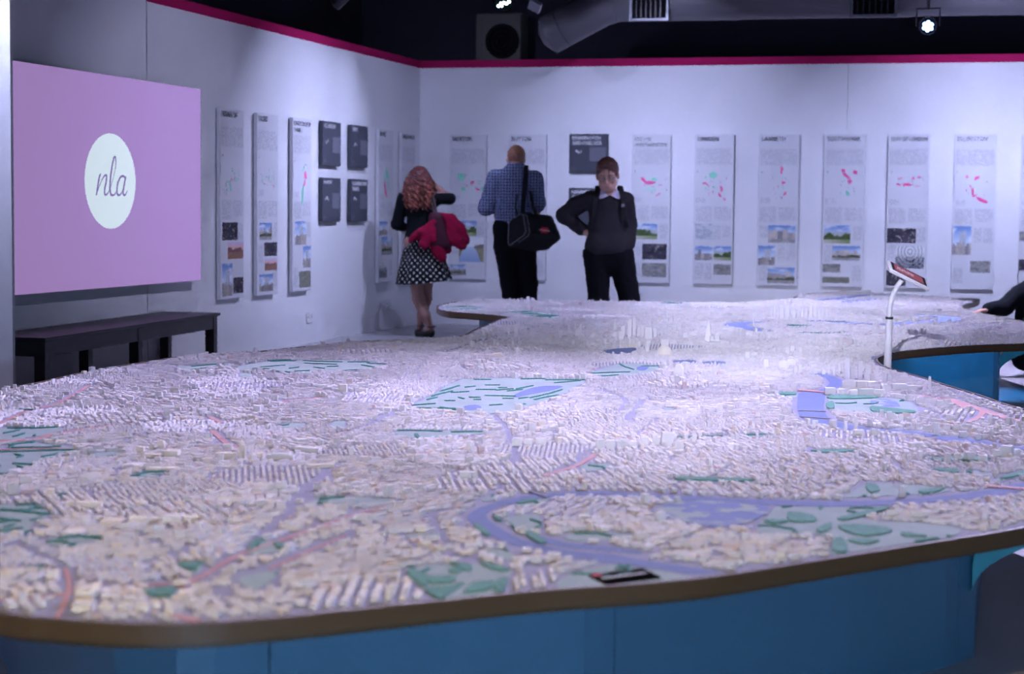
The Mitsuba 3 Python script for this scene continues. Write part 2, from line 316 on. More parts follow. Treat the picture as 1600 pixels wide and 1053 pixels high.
tall_poster('left', 17.26, ['BARNET'], L + 'BARNET, right of the four dark boards', [(.05, .6, .6, .69, 'tower'), (.2, .95, .7, .82, 'day'), (.05, .6, .85, .97, 'room')],
            [(PL, .5, .31, .2, .26, 0), (GN, .55, .29, .07, .1, 1), (PK, .42, .375, .05, .14, .2), (PK, .5, .42, .04, .1, .3)] + scatter(6, 6, .5, .32, .2, .04, [GN, PL]), seed=4, width=.44)
tall_poster('left', 17.965, ['WANDSWORTH'], L + 'WANDSWORTH, nearest to the room corner', [(.05, .7, .6, .69, 'day'), (.3, .95, .72, .82, 'day')],
            [(PL, .55, .31, .2, .15, 0)] + scatter(7, 8, .5, .32, .25, .04, [GN, PL]), seed=5, width=.44)
tall_poster('back', -5.80, ['MERTON'], B + 'MERTON, beside the woman with red hair', [(.15, .75, .595, .70, 'park'), (.28, .95, .71, .88, 'water'), (.05, .47, .9, .975, 'day')],
            [(GN, .33, .29, .1, .09, .1), (PK, .63, .33, .05, .04, .5), (PK, .78, .375, .06, .03, -.6), (GN, .38, .375, .05, .04, 0), (GN, .9, .37, .06, .04, 0)] + scatter(8, 14, .6, .33, .3, .05, [GN, PK, PL]), seed=6)
tall_poster('back', -5.15, ['SUTTON'], B + 'SUTTON, behind the man in the checked shirt', [(.05, .95, .6, .76, 'day')],
            [(GN, .78, .30, .07, .08, .1), (PK, .88, .29, .03, .04, .3), (GN, .85, .36, .04, .06, 0), (TL, .66, .865, .06, .13, .35), (TL, .72, .90, .05, .06, .2)] + scatter(9, 10, .7, .33, .2, .06, [GN, PK, PL]), seed=7)
tall_poster('back', -3.835, ['CITY OF', 'WESTMINSTER'], B + 'CITY OF WESTMINSTER, right of the man in the dark sweater', [(.03, .68, .6, .705, 'park'), (.3, .93, .735, .84, 'night'), (.3, .93, .865, .96, 'air')],
            [(PK, .30, .305, .10, .05, -.6), (PK, .48, .322, .11, .05, .1), (PK, .40, .325, .06, .04, 0), (GN, .58, .30, .06, .045, 0), (PL, .5, .365, .13, .05, 0), (GN, .55, .37, .09, .04, 0), (PK, .70, .40, .07, .015, .5), (PK, .75, .34, .06, .01, 0)] + scatter(10, 8, .6, .34, .3, .05, [PK, PL]), seed=8, bold=False)
tall_poster('back', -3.185, ['CAMDEN'], B + 'CAMDEN, right of CITY OF WESTMINSTER', [(.05, .5, .595, .7, 'plan'), (.05, .5, .745, .84, 'day'), (.53, .97, .745, .84, 'park'), (.53, .97, .865, .935, 'air')],
            [(GN, .46, .268, .11, .075, .1), (PK, .28, .325, .07, .02, -.3), (PK, .70, .36, .035, .08, .2), (PK, .65, .40, .03, .06, .4), (PK, .78, .43, .05, .02, -.5), (GN, .5, .35, .04, .02, 0)] + scatter(11, 10, .55, .34, .3, .06, [PK, PL, GN]), seed=9)
tall_poster('back', -2.53, ['LAMBETH'], B + 'LAMBETH, between CAMDEN and SOUTHWARK', [(.27, .95, .6, .715, 'day'), (.03, .45, .735, .865, 'tower'), (.27, .95, .88, .985, 'day')],
            [(PK, .58, .225, .035, .06, .1), (PK, .57, .25, .025, .05, -.2), (PK, .62, .32, .05, .04, .3), (PK, .66, .39, .05, .03, .8), (GN, .62, .35, .02, .03, 0)] + scatter(12, 14, .55, .35, .2, .07, [PK, PL, IK], (.008, .02)), seed=10)
tall_poster('back', -1.875, ['SOUTHWARK'], B + 'SOUTHWARK, between LAMBETH and CITY OF LONDON', [(.03, .68, .595, .715, 'park'), (.25, .93, .73, .825, 'day'), (.02, .45, .85, .905, 'air'), (.02, .68, .935, .975, 'air')],
            [(PK, .48, .235, .06, .04, 0), (PK, .55, .27, .14, .05, -.6), (PK, .76, .248, .05, .05, 0), (PK, .62, .31, .06, .05, .2), (GN, .58, .385, .04, .06, .3), (GN, .50, .30, .03, .015, 0)] + scatter(13, 8, .58, .34, .2, .07, [GN, PL]), seed=11)
tall_poster('back', -1.25, ['CITY OF LONDON'], B + 'CITY OF LONDON, behind the tablet stand', [(.03, .72, .61, .705, 'night'), (.25, .93, .725, .87, 'room'), (.03, .5, .885, .985, 'night')],
            [(PK, .33, .285, .08, .02, .2), (PK, .62, .285, .03, .04, 0), (PK, .77, .28, .05, .03, .4), (PK, .28, .325, .06, .025, -.2), (PK, .50, .325, .1, .035, 0), (PK, .73, .335, .06, .01, 0)] + scatter(14, 8, .55, .31, .3, .03, [PK, PL]), seed=12)
tall_poster('back', -.61, ['ISLINGTON'], B + 'ISLINGTON, right of CITY OF LONDON', [(.02, .45, .59, .775, 'tower'), (.45, .92, .815, .89, 'air')],
            [(PK, .33, .272, .03, .04, .3), (PK, .55, .28, .06, .03, .5), (PK, .46, .37, .03, .11, .1), (PK, .50, .395, .06, .02, .4), (PK, .66, .42, .12, .05, -.4), (PK, .76, .43, .06, .04, 0)] + scatter(15, 7, .55, .33, .25, .06, [PK, PL]), seed=13, bold=False)
tall_poster('back', .023, None, 'white poster cut off by the right edge of the photo, right of ISLINGTON', [(.02, .6, .62, .68, 'air'), (.02, .6, .80, .87, 'night'), (.3, .95, .9, .97, 'day')], scatter(16, 10, .5, .33, .3, .07, [PK, GN, PL]), seed=14)
def dark_board(wall, at, v0, v1, width, title, label, seed):
    M = board_frame(wall, at, v0); W, Hh = width, v1 - v0
    k = thing('borough_board', label, 'poster', 'small dark borough boards')
    put(placed(rbox(0, W, 0, Hh, .010, BT, .002), M), 'm_dark_print', 'board', k)
    put(placed(bx(.03, W - .03, .03, Hh - .03, 0.0005, .010), M), 'm_board_edge', 'mounting', k)
    m = letters(title, .036, .052, W - .04); m.apply_translation((.024, Hh - .058, BT)); put(placed(m, M), 'm_white_ink', 'title_lettering', k)
    R = random.Random(seed)
    put(placed(bx(.53 * W, .95 * W, .30 * Hh, .66 * Hh, BT, BT + .001), M), 'm_grey_print', 'text_block', k)
    ps = [Point(W * (.16 + .03 * i), Hh * (.54 + .03 * math.sin(i * 1.2 + seed))).buffer(.006 + .006 * R.random(), quad_segs=2) for i in range(6)]
    put(placed(extrude(unary_union(ps), .0012, BT), M), 'm_board_print', 'printed_map_area', k, kind='stuff')
    put(placed(cat([bx(.06 * W, .17 * W, .13 * Hh, .135 * Hh + .004, BT, BT + .001), bx(.06 * W, .2 * W, .085 * Hh, .085 * Hh + .005, BT, BT + .001)]), M), 'm_grey_print', 'footnote', k, kind='stuff')
D = 'small dark board titled '
dark_board('back', -4.497, 1.615, 2.012, .405, ['KENSINGTON', 'AND CHELSEA'], D + 'KENSINGTON AND CHELSEA on the back wall', 1)
dark_board('back', -4.497, 1.055, 1.455, .405, ['HAMMERSMITH', 'AND FULHAM'], D + 'HAMMERSMITH AND FULHAM behind the man in the dark sweater', 2)
dark_board('left', 15.735, 1.61, 2.012, .46, ['HILLINGDON'], D + 'HILLINGDON, upper left of four on the left wall', 3)
dark_board('left', 16.48, 1.614, 2.012, .46, ['BRENT'], D + 'BRENT, upper right of four on the left wall', 4)
dark_board('left', 15.735, 1.097, 1.497, .46, ['HARROW'], D + 'HARROW, lower left of four on the left wall', 5)
dark_board('left', 16.48, 1.095, 1.499, .46, ['RICHMOND UPON', 'THAMES'], D + 'RICHMOND UPON THAMES, lower right of four on the left wall', 6)
# label on the partition
k = thing('wall_label', 'pale label sheet on the white partition at the left edge', 'label')
put(bx(-5.62, -5.352, 8.892, 8.8995, .905, 1.212), 'm_board_print', 'sheet', k)
put(bx(-5.60, -5.37, 8.8912, 8.892, 1.10, 1.13), 'm_grey_print', 'printed_line', k)
# sockets
def socket(y, z, label):
    k = thing('power_socket', label, 'power socket', 'white power sockets low on the left wall')
    put(rbox(XL + .0005, XL + .011, y, y + .15, z, z + .09, .003), 'm_white_plastic', 'face_plate', k)
    for j in (0, 1):
        put(cat([bx(XL + .011, XL + .012, y + .025 + .065 * j, y + .031 + .065 * j, z + .045, z + .06), bx(XL + .011, XL + .012, y + .045 + .065 * j, y + .051 + .065 * j, z + .045, z + .06)]), 'm_black_plastic', 'pin_slots', k)
        put(bx(XL + .011, XL + .015, y + .034 + .065 * j, y + .043 + .065 * j, z + .066, z + .08), 'm_white_plastic', 'switch', k)
socket(15.45, .185, 'white power socket low on the left wall below the dark boards')
socket(17.65, .19, 'white power socket low on the left wall below the BARNET poster')

# ------------------------------------------------------------------ screen
k = thing('display_screen', 'large lilac screen with a white circle reading nla above the bench', 'screen')
SX = XL + .085
put(rbox(XL + .05, SX, 9.7, 13.05, .655, 2.125, .003), 'm_white_paint', 'frame', k)
q = np.array([[SX + .001, 9.703, .658], [SX + .001, 13.047, .658], [SX + .001, 13.047, 2.122], [SX + .001, 9.703, 2.122]])
put(trimesh.Trimesh(q, QUAD, process=False), 'm_screen', 'picture_area', k, emitter={'type': 'area', 'radiance': rgb((.285, .175, .375)), 'sampling_weight': .15})
put(bx(XL + .001, XL + .05, 9.9, 10.1, 1.0, 1.8), 'm_black_plastic', 'wall_bracket', k); put(bx(XL + .001, XL + .05, 12.5, 12.7, 1.0, 1.8), 'm_black_plastic', 'wall_bracket', k)
MS = np.array([[0, 0, 1, SX], [1, 0, 0, 11.585], [0, 1, 0, 1.394], [0, 0, 0, 1.0]])
disc = trimesh.Trimesh(np.vstack([[[0, 0, .003]], [[.372 * math.cos(a), .329 * math.sin(a), .003] for a in np.linspace(0, 2 * math.pi, 97)[:-1]]]),
                       [[0, i + 1, (i + 1) % 96 + 1] for i in range(96)], process=False)
put(placed(disc, MS), 'm_screen_white', 'logo_disc', k, emitter={'type': 'area', 'radiance': rgb((.50, .60, .62)), 'sampling_weight': .1}, label='white disc of the logo')
def script(strokes):
    ps = []
    for pts, ws in strokes:
        c = curve(pts, 60); w = np.interp(np.linspace(0, 1, 60), np.linspace(0, 1, len(ws)), ws)
        c = np.c_[(c[:, 0] - 424) / 228 * .372, (515 - c[:, 1]) / 413 * .329]; w = w / 228 * .372 * .62
        ps += [unary_union([Point(c[i]).buffer(w[i], quad_segs=4), Point(c[i + 1]).buffer(w[i + 1], quad_segs=4)]).convex_hull for i in range(59)]
    return unary_union(ps)
NLA = [([(330, 462), (320, 490), (308, 560), (296, 632)], (8, 9, 9, 8)), ([(300, 615), (322, 560), (348, 500), (370, 468), (386, 474), (380, 530), (366, 600), (372, 633), (390, 626), (416, 585)], (4, 4, 5, 7, 9, 10, 10, 8, 5, 3)),
       ([(416, 585), (444, 490), (467, 390), (468, 325), (460, 302), (446, 330), (426, 440), (415, 560), (420, 618), (436, 637), (458, 628), (480, 590)], (3, 3, 4, 7, 8, 9, 10, 11, 10, 7, 5, 3)),
       ([(556, 482), (532, 466), (505, 485), (482, 550), (479, 612), (492, 636), (516, 618), (540, 560), (556, 480)], (7, 8, 8, 10, 10, 8, 5, 4, 5)), ([(557, 478), (543, 550), (534, 612), (545, 635), (560, 622), (573, 595)], (9, 10, 10, 8, 5, 3))]
put(placed(extrude(script(NLA), .001, .0035), MS), 'm_screen', 'logo_lettering', k, emitter={'type': 'area', 'radiance': rgb((.12, .08, .22)), 'sampling_weight': .01}, label='script letters nla in lilac')

# ------------------------------------------------------------------ bench
k = thing('bench', 'long black wooden bench against the left wall under the screen', 'bench')
BM = trimesh.transformations.rotation_matrix(.055, (0, 0, 1), (-5.9, 11.1, 0))
def bpart(m, name): put(placed(m, BM), 'm_bench', name, k)
BX0, BX1, BY0, BY1, BZ = -6.06, -5.60, 9.72, 12.55, .44
bpart(rbox(BX0, BX1, BY0, BY1, BZ - .022, BZ, .003), 'seat')
bpart(bx(BX1 - .045, BX1 - .02, BY0 + .03, BY1 - .03, BZ - .115, BZ - .022), 'apron'); bpart(bx(BX0 + .02, BX0 + .045, BY0 + .03, BY1 - .03, BZ - .115, BZ - .022), 'apron')
bpart(bx(BX0 + .02, BX1 - .02, BY0 + .02, BY0 + .045, BZ - .115, BZ - .022), 'apron'); bpart(bx(BX0 + .02, BX1 - .02, BY1 - .045, BY1 - .02, BZ - .115, BZ - .022), 'apron')
for yy in (BY0 + .02, (BY0 + BY1) / 2 - .035, BY1 - .09):
    for xx in (BX1 - .085, BX0 + .015): bpart(rbox(xx, xx + .07, yy, yy + .07, 0, BZ - .022, .003), 'leg')

# ------------------------------------------------------------------ things under the ceiling
def duct_piece(pts, r, n=28): return tube(pts, r, n)
k = thing('ventilation_duct', 'grey round ventilation duct with a drooping elbow under the ceiling', 'duct')
yd = 17.6
for x0, x1 in ((-3.78, -2.6), (-2.59, -1.0), (-.99, .6), (.61, 2.4)): put(duct_piece([(x0, yd, 3.24), (x1, yd, 3.235)], .19), 'm_duct', 'duct_section', k, smooth=40)
put(duct_piece([(-3.79, yd, 3.24), (-3.95, yd, 3.19), (-4.33, yd, 3.0)], .19), 'm_duct', 'elbow', k, smooth=40)
put(duct_piece([(-4.335, yd, 2.998), (-4.46, yd, 2.935)], .192), 'm_duct', 'end_cap', k, smooth=40)
put(lathe([(0, .08), (.08, .07), (.15, .03), (.19, 0), (.19, -.01), (0, -.01)], 28).apply_transform(trimesh.geometry.align_vectors((0, 0, 1), (-.89, 0, -.46))).apply_translation((-4.47, yd, 2.93)), 'm_duct', 'end_cap', k, smooth=40)
for xx in (-3.78, -2.595, -.995, .605): put(duct_piece([(xx - .012, yd, 3.24), (xx + .012, yd, 3.24)], .194), 'm_duct', 'joint_band', k, smooth=40)
for xa, xb in ((-3.62, -3.24), (-1.54, -1.11)):
    g = key_for(f'{k}__air_grille')
    put(cat([bx(xa, xb, yd - .235, yd - .19, 3.03, 3.055), bx(xa, xb, yd - .235, yd - .19, 3.40, 3.425), bx(xa, xa + .025, yd - .235, yd - .19, 3.055, 3.40), bx(xb - .025, xb, yd - .235, yd - .19, 3.055, 3.40)]), 'm_metal', 'frame', g)
    put(bx(xa + .025, xb - .025, yd - .205, yd - .19, 3.055, 3.40), 'm_black', 'opening', g)
    for j in range(6): put(bx(xa + .06 + j * (xb - xa - .1) / 6, xa + .072 + j * (xb - xa - .1) / 6, yd - .23, yd - .205, 3.055, 3.40), 'm_black_plastic', 'vane', g)
for xx in (-3.0, -1.8, .2): put(bx(xx - .012, xx + .012, yd - .004, yd + .004, 3.42, 4.3), 'm_black', 'hanger_strap', 'ventilation_duct')
k = thing('condenser_unit', 'pale air conditioning condenser with a round dark fan above the wall', 'air conditioner')
put(rbox(-5.66, -5.16, 19.1, 19.4, 2.72, 3.32, .01), 'm_ac', 'casing', k)
put(trimesh.creation.cylinder(.185, .02, sections=48).apply_transform(trimesh.transformations.rotation_matrix(math.pi / 2, (1, 0, 0))).apply_translation((-5.36, 19.09, 3.02)), 'm_black', 'fan_opening', k)
for r_ in (.06, .11, .16): put(tube([(-5.36 + r_ * math.cos(a), 19.075, 3.02 + r_ * math.sin(a)) for a in np.linspace(0, 2 * math.pi, 33)[:-1]], .003, 5, closed=True), 'm_black_plastic', 'grille_ring', k)
put(bx(-5.64, -5.59, 19.09, 19.1, 2.74, 3.30), 'm_ac', 'side_strip', k)
put(bx(-5.70, -5.12, 19.1, 19.79, 2.66, 2.72), 'm_black_plastic', 'shelf', k)
def par_can(x, y, z, aim, label, spots, sc=1.0):
    k = thing('stage_lamp', label, 'spotlight', 'black LED stage lamps under the ceiling')
    d = np.array(aim, float) - (x, y, z); d /= np.linalg.norm(d); A = trimesh.geometry.align_vectors((0, 0, 1), d)
    def loc(m): m = m.copy(); m.apply_transform(A); m.apply_translation((x, y, z)); return m
    put(loc(lathe([(0, -.16), (.05, -.15), (.07, -.12), (.075, -.004), (.068, 0), (.06, -.012), (0, -.012)], 28)), 'm_black', 'housing', k, smooth=40)
    put(tube([(x - .09, y, z), (x - .09, y, z + .14), (x + .09, y, z + .14), (x + .09, y, z)], .008, 6), 'm_black', 'yoke', k)
    put(tube([(x, y, z + .14), (x, y, 4.3)], .012, 8), 'm_black', 'drop_pole', k)
    for a, r in spots:
        m = trimesh.creation.icosphere(2, .0135 * sc); m.apply_scale((1, 1, .5)); m.apply_translation((r * math.cos(a), r * math.sin(a), -.004))
        put(loc(m), 'm_white_plastic', 'light_emitting_diode', k, emitter={'type': 'area', 'radiance': rgb((4.0, 9.0, 22.0) if sc > 1 else (9.0, 16.0, 18.0)), 'sampling_weight': .01})
par_can(-.719, 15.0, 2.704, (-.2, 4.0, 1.6), 'LED stage lamp glowing blue white in front of the duct at right', [(0, 0)] + [(i * math.pi / 3, .031) for i in range(6)], 1.15)
par_can(-4.20, 15.0, 2.955, (-1.5, 5.0, 1.8), 'LED stage lamp with a column of bright cells above the condenser', [(1.9, .045), (2.6, .05), (1.4, .022), (0, 0), (-1.3, .024), (-.6, .03), (-.95, .052)])
k = thing('track_lamp', 'small grey rectangular lamp hanging beside the duct elbow', 'spotlight')
put(placed(rbox(-.055, .055, -.05, .05, -.02, .02, .004), trimesh.transformations.concatenate_matrices(trimesh.transformations.translation_matrix((-3.93, 15.0, 2.925)), trimesh.transformations.rotation_matrix(.5, (0, 1, 0)), trimesh.transformations.rotation_matrix(-.9, (1, 0, 0)))), 'm_metal', 'head', k)
put(tube([(-3.93, 15.03, 2.94), (-3.95, 15.05, 3.1), (-3.95, 15.05, 4.3)], .01, 6), 'm_black', 'stem', k)
k = thing('track_lamp', 'black lamp hanging above the crimson band of the left wall', 'spotlight')
put(lathe([(0, -.1), (.05, -.1), (.055, .05), (.045, .05), (0, .03)], 20).apply_transform(trimesh.geometry.align_vectors((0, 0, 1), (-.8, .1, -.6))).apply_translation((-5.75, 15.2, 3.02)), 'm_black_plastic', 'head', k, smooth=40)
put(tube([(-5.75, 15.2, 3.05), (-5.72, 15.2, 4.3)], .012, 6), 'm_black_plastic', 'stem', k)
# ------------------------------------------------------------------ the city model: outlines in metres on the board
RIM = [(-1.772,2.952),(-1.659,2.939),(-1.558,2.939),(-1.464,2.959),(-1.374,2.999),(-1.281,3.072),(-1.18,3.166),(-1.028,3.316),(-0.875,3.458),(-0.663,3.619),(-0.544,3.74),(-0.34,4.014),(-0.16,4.252),(0.038,4.523),(0.3,4.95),(0.5,5.5),(0.56,6.1),(0.42,6.7),(0.048,7.332),(-0.11,7.789),(-0.288,8.283),(-0.387,8.573),(-0.573,9.043),(-0.634,9.296),(-0.669,9.619),(-0.633,9.95),(-0.572,10.166),(-0.372,10.549),(-0.162,10.849),(0.062,11.053),(0.42,11.5),(0.68,12.0),(0.6,12.6),(0.3,13.0),(0.07,13.376),(-0.386,15.076),(-0.3,16.237),(-0.294,16.484),(-0.343,16.71),(-0.793,17.136),(-1.179,17.496),(-1.554,17.589),(-1.834,17.006),(-1.903,15.786),(-2.09,15.273),(-2.312,15.046),(-3.001,14.87),(-3.807,14.635),(-4.133,14.645),(-4.312,14.321),(-4.311,13.661),(-4.23,13.291),(-4.123,13.002),(-3.97,12.75),(-3.73,12.597),(-3.423,12.315),(-3.368,11.939),(-3.221,10.866),(-3.136,10.316),(-3.282,10.05),(-3.581,9.591),(-3.769,8.818),(-3.968,8.466),(-4.012,8.071),(-4.014,7.434),(-3.963,6.961),(-3.943,6.585),(-3.88,6.1),(-3.72,5.5),(-3.42,4.8),(-2.95,4.05),(-2.5,3.5),(-2.1,3.1)]
RIVERS = [[(0.041,5.308),(-0.006,5.219),(-0.045,5.148),(-0.102,5.068),(-0.183,4.964),(-0.275,4.888),(-0.367,4.83),(-0.459,4.79),(-0.585,4.768),(-0.713,4.754),(-0.846,4.765),(-0.98,4.764),(-1.032,4.763),(-1.113,4.735),(-1.156,4.697),(-1.206,4.651),(-1.239,4.582),(-1.265,4.49),(-1.283,4.391),(-1.278,4.29),(-1.26,4.223),(-1.221,4.153),(-1.153,4.04),(-1.091,3.953),(-1.022,3.893),(-0.956,3.846),(-0.877,3.814),(-0.802,3.792),(-0.746,3.774),(-0.691,3.759),(-0.623,3.729),(-0.579,3.779),(-0.618,3.791),(-0.704,3.826),(-0.762,3.852),(-0.842,3.894),(-0.896,3.896),(-0.955,3.916),(-1.01,3.959),(-1.067,4.003),(-1.129,4.092),(-1.197,4.208),(-1.231,4.282),(-1.243,4.34),(-1.24,4.432),(-1.215,4.508),(-1.181,4.588),(-1.143,4.644),(-1.1,4.681),(-1.02,4.709),(-0.965,4.693),(-0.834,4.695),(-0.702,4.685),(-0.575,4.686),(-0.451,4.708),(-0.36,4.747),(-0.27,4.804),(-0.179,4.877),(-0.087,4.97),(-0.011,5.068),(0.04,5.141),(0.45,5.35),(0.45,5.75)],[(-1.049,4.064),(-1.016,4.042),(-0.957,3.998),(-0.879,3.982),(-0.82,3.961),(-0.78,3.944),(-0.775,3.916),(-0.831,3.927),(-0.904,3.933),(-0.971,3.951),(-1.023,4.007)],[(0.4,6.05),(0.043,6.048),(-0.04,6.129),(-0.116,6.192),(-0.197,6.209),(-0.255,6.284),(-0.342,6.374),(-0.446,6.402),(-0.515,6.402),(-0.551,6.425),(-0.61,6.498),(-0.676,6.565),(-0.725,6.687),(-0.761,6.848),(-0.795,7.083),(-0.84,7.507),(-0.849,7.65),(-0.834,7.731),(-0.781,7.828),(-0.772,8.03),(-0.785,8.234),(-0.827,8.437),(-0.867,8.53),(-0.903,8.572),(-0.853,8.61),(-0.795,8.495),(-0.743,8.337),(-0.721,8.217),(-0.71,8.015),(-0.73,7.887),(-0.742,7.691),(-0.725,7.445),(-0.696,7.121),(-0.666,6.884),(-0.632,6.721),(-0.573,6.604),(-0.525,6.529),(-0.464,6.483),(-0.405,6.468),(-0.347,6.454),(-0.288,6.409),(-0.23,6.346),(-0.146,6.314),(-0.074,6.245),(0.044,6.123),(0.4,6.25)],[(-1.855,12.034),(-1.839,12.263),(-1.762,12.45),(-1.653,12.547),(-1.62,12.563),(-1.699,12.252),(-1.704,12.102),(-1.611,11.86),(-1.5,11.637),(-1.423,11.411),(-1.452,11.271),(-1.527,11.364),(-1.614,11.586),(-1.72,11.81)],[(-1.293,12.838),(-1.252,12.845),(-1.215,12.829),(-1.048,12.699),(-0.872,12.628),(-0.723,12.89),(-0.722,12.892),(-0.565,13.152),(-0.501,13.436),(-0.556,13.658),(-0.6,13.697),(-0.658,13.626),(-0.774,13.72),(-0.666,13.853),(-0.633,13.877),(-0.593,13.88),(-0.558,13.862),(-0.439,13.754),(-0.416,13.716),(-0.351,13.455),(-0.351,13.42),(-0.422,13.107),(-0.431,13.085),(-0.593,12.815),(-0.774,12.497),(-0.798,12.471),(-0.832,12.459),(-0.867,12.464),(-1.114,12.563),(-1.132,12.574),(-1.271,12.683),(-1.334,12.653),(-1.398,12.789)],[(-1.587,16.063),(-1.464,16.603),(-1.463,16.606),(-1.353,17.0),(-1.336,17.03),(-1.168,17.204),(-1.137,17.222),(-1.1,17.223),(-0.936,17.18),(-0.972,17.044),(-1.096,17.077),(-1.223,16.945),(-1.328,16.57),(-1.452,16.027),(-1.455,16.018),(-1.563,15.734),(-1.693,15.784)],[(-1.348,15.862),(-1.347,15.864),(-1.213,16.318),(-1.203,16.336),(-1.188,16.349),(-1.022,16.434),(-0.976,16.344),(-1.123,16.269),(-1.251,15.837),(-1.372,15.339),(-1.47,15.363)]]
LAKES = [[(-2.085,9.481),(-2.089,9.69),(-2.026,9.795),(-1.98,9.815),(-1.954,9.583),(-1.944,9.401),(-2.01,9.328)],[(-1.631,9.052),(-1.559,9.131),(-1.518,9.002),(-1.586,8.903)],[(-1.478,9.043),(-1.406,9.121),(-1.376,8.989),(-1.447,8.912)],[(-1.927,7.07),(-1.948,7.284),(-1.931,7.516),(-1.847,7.57),(-1.833,7.399),(-1.872,7.215),(-1.903,7.051)],[(-2.003,6.64),(-1.982,6.717),(-1.94,6.665),(-1.921,6.572),(-1.962,6.532)],[(-0.858,4.548),(-0.797,4.673),(-0.689,4.681),(-0.588,4.644),(-0.581,4.542),(-0.608,4.381),(-0.657,4.309),(-0.733,4.338),(-0.827,4.419)],[(-1.706,8.481),(-1.733,8.668),(-1.697,8.737),(-1.664,8.459)],[(-0.542,7.445),(-0.501,7.53),(-0.449,7.446),(-0.416,7.226),(-0.474,7.141),(-0.521,7.252)]]
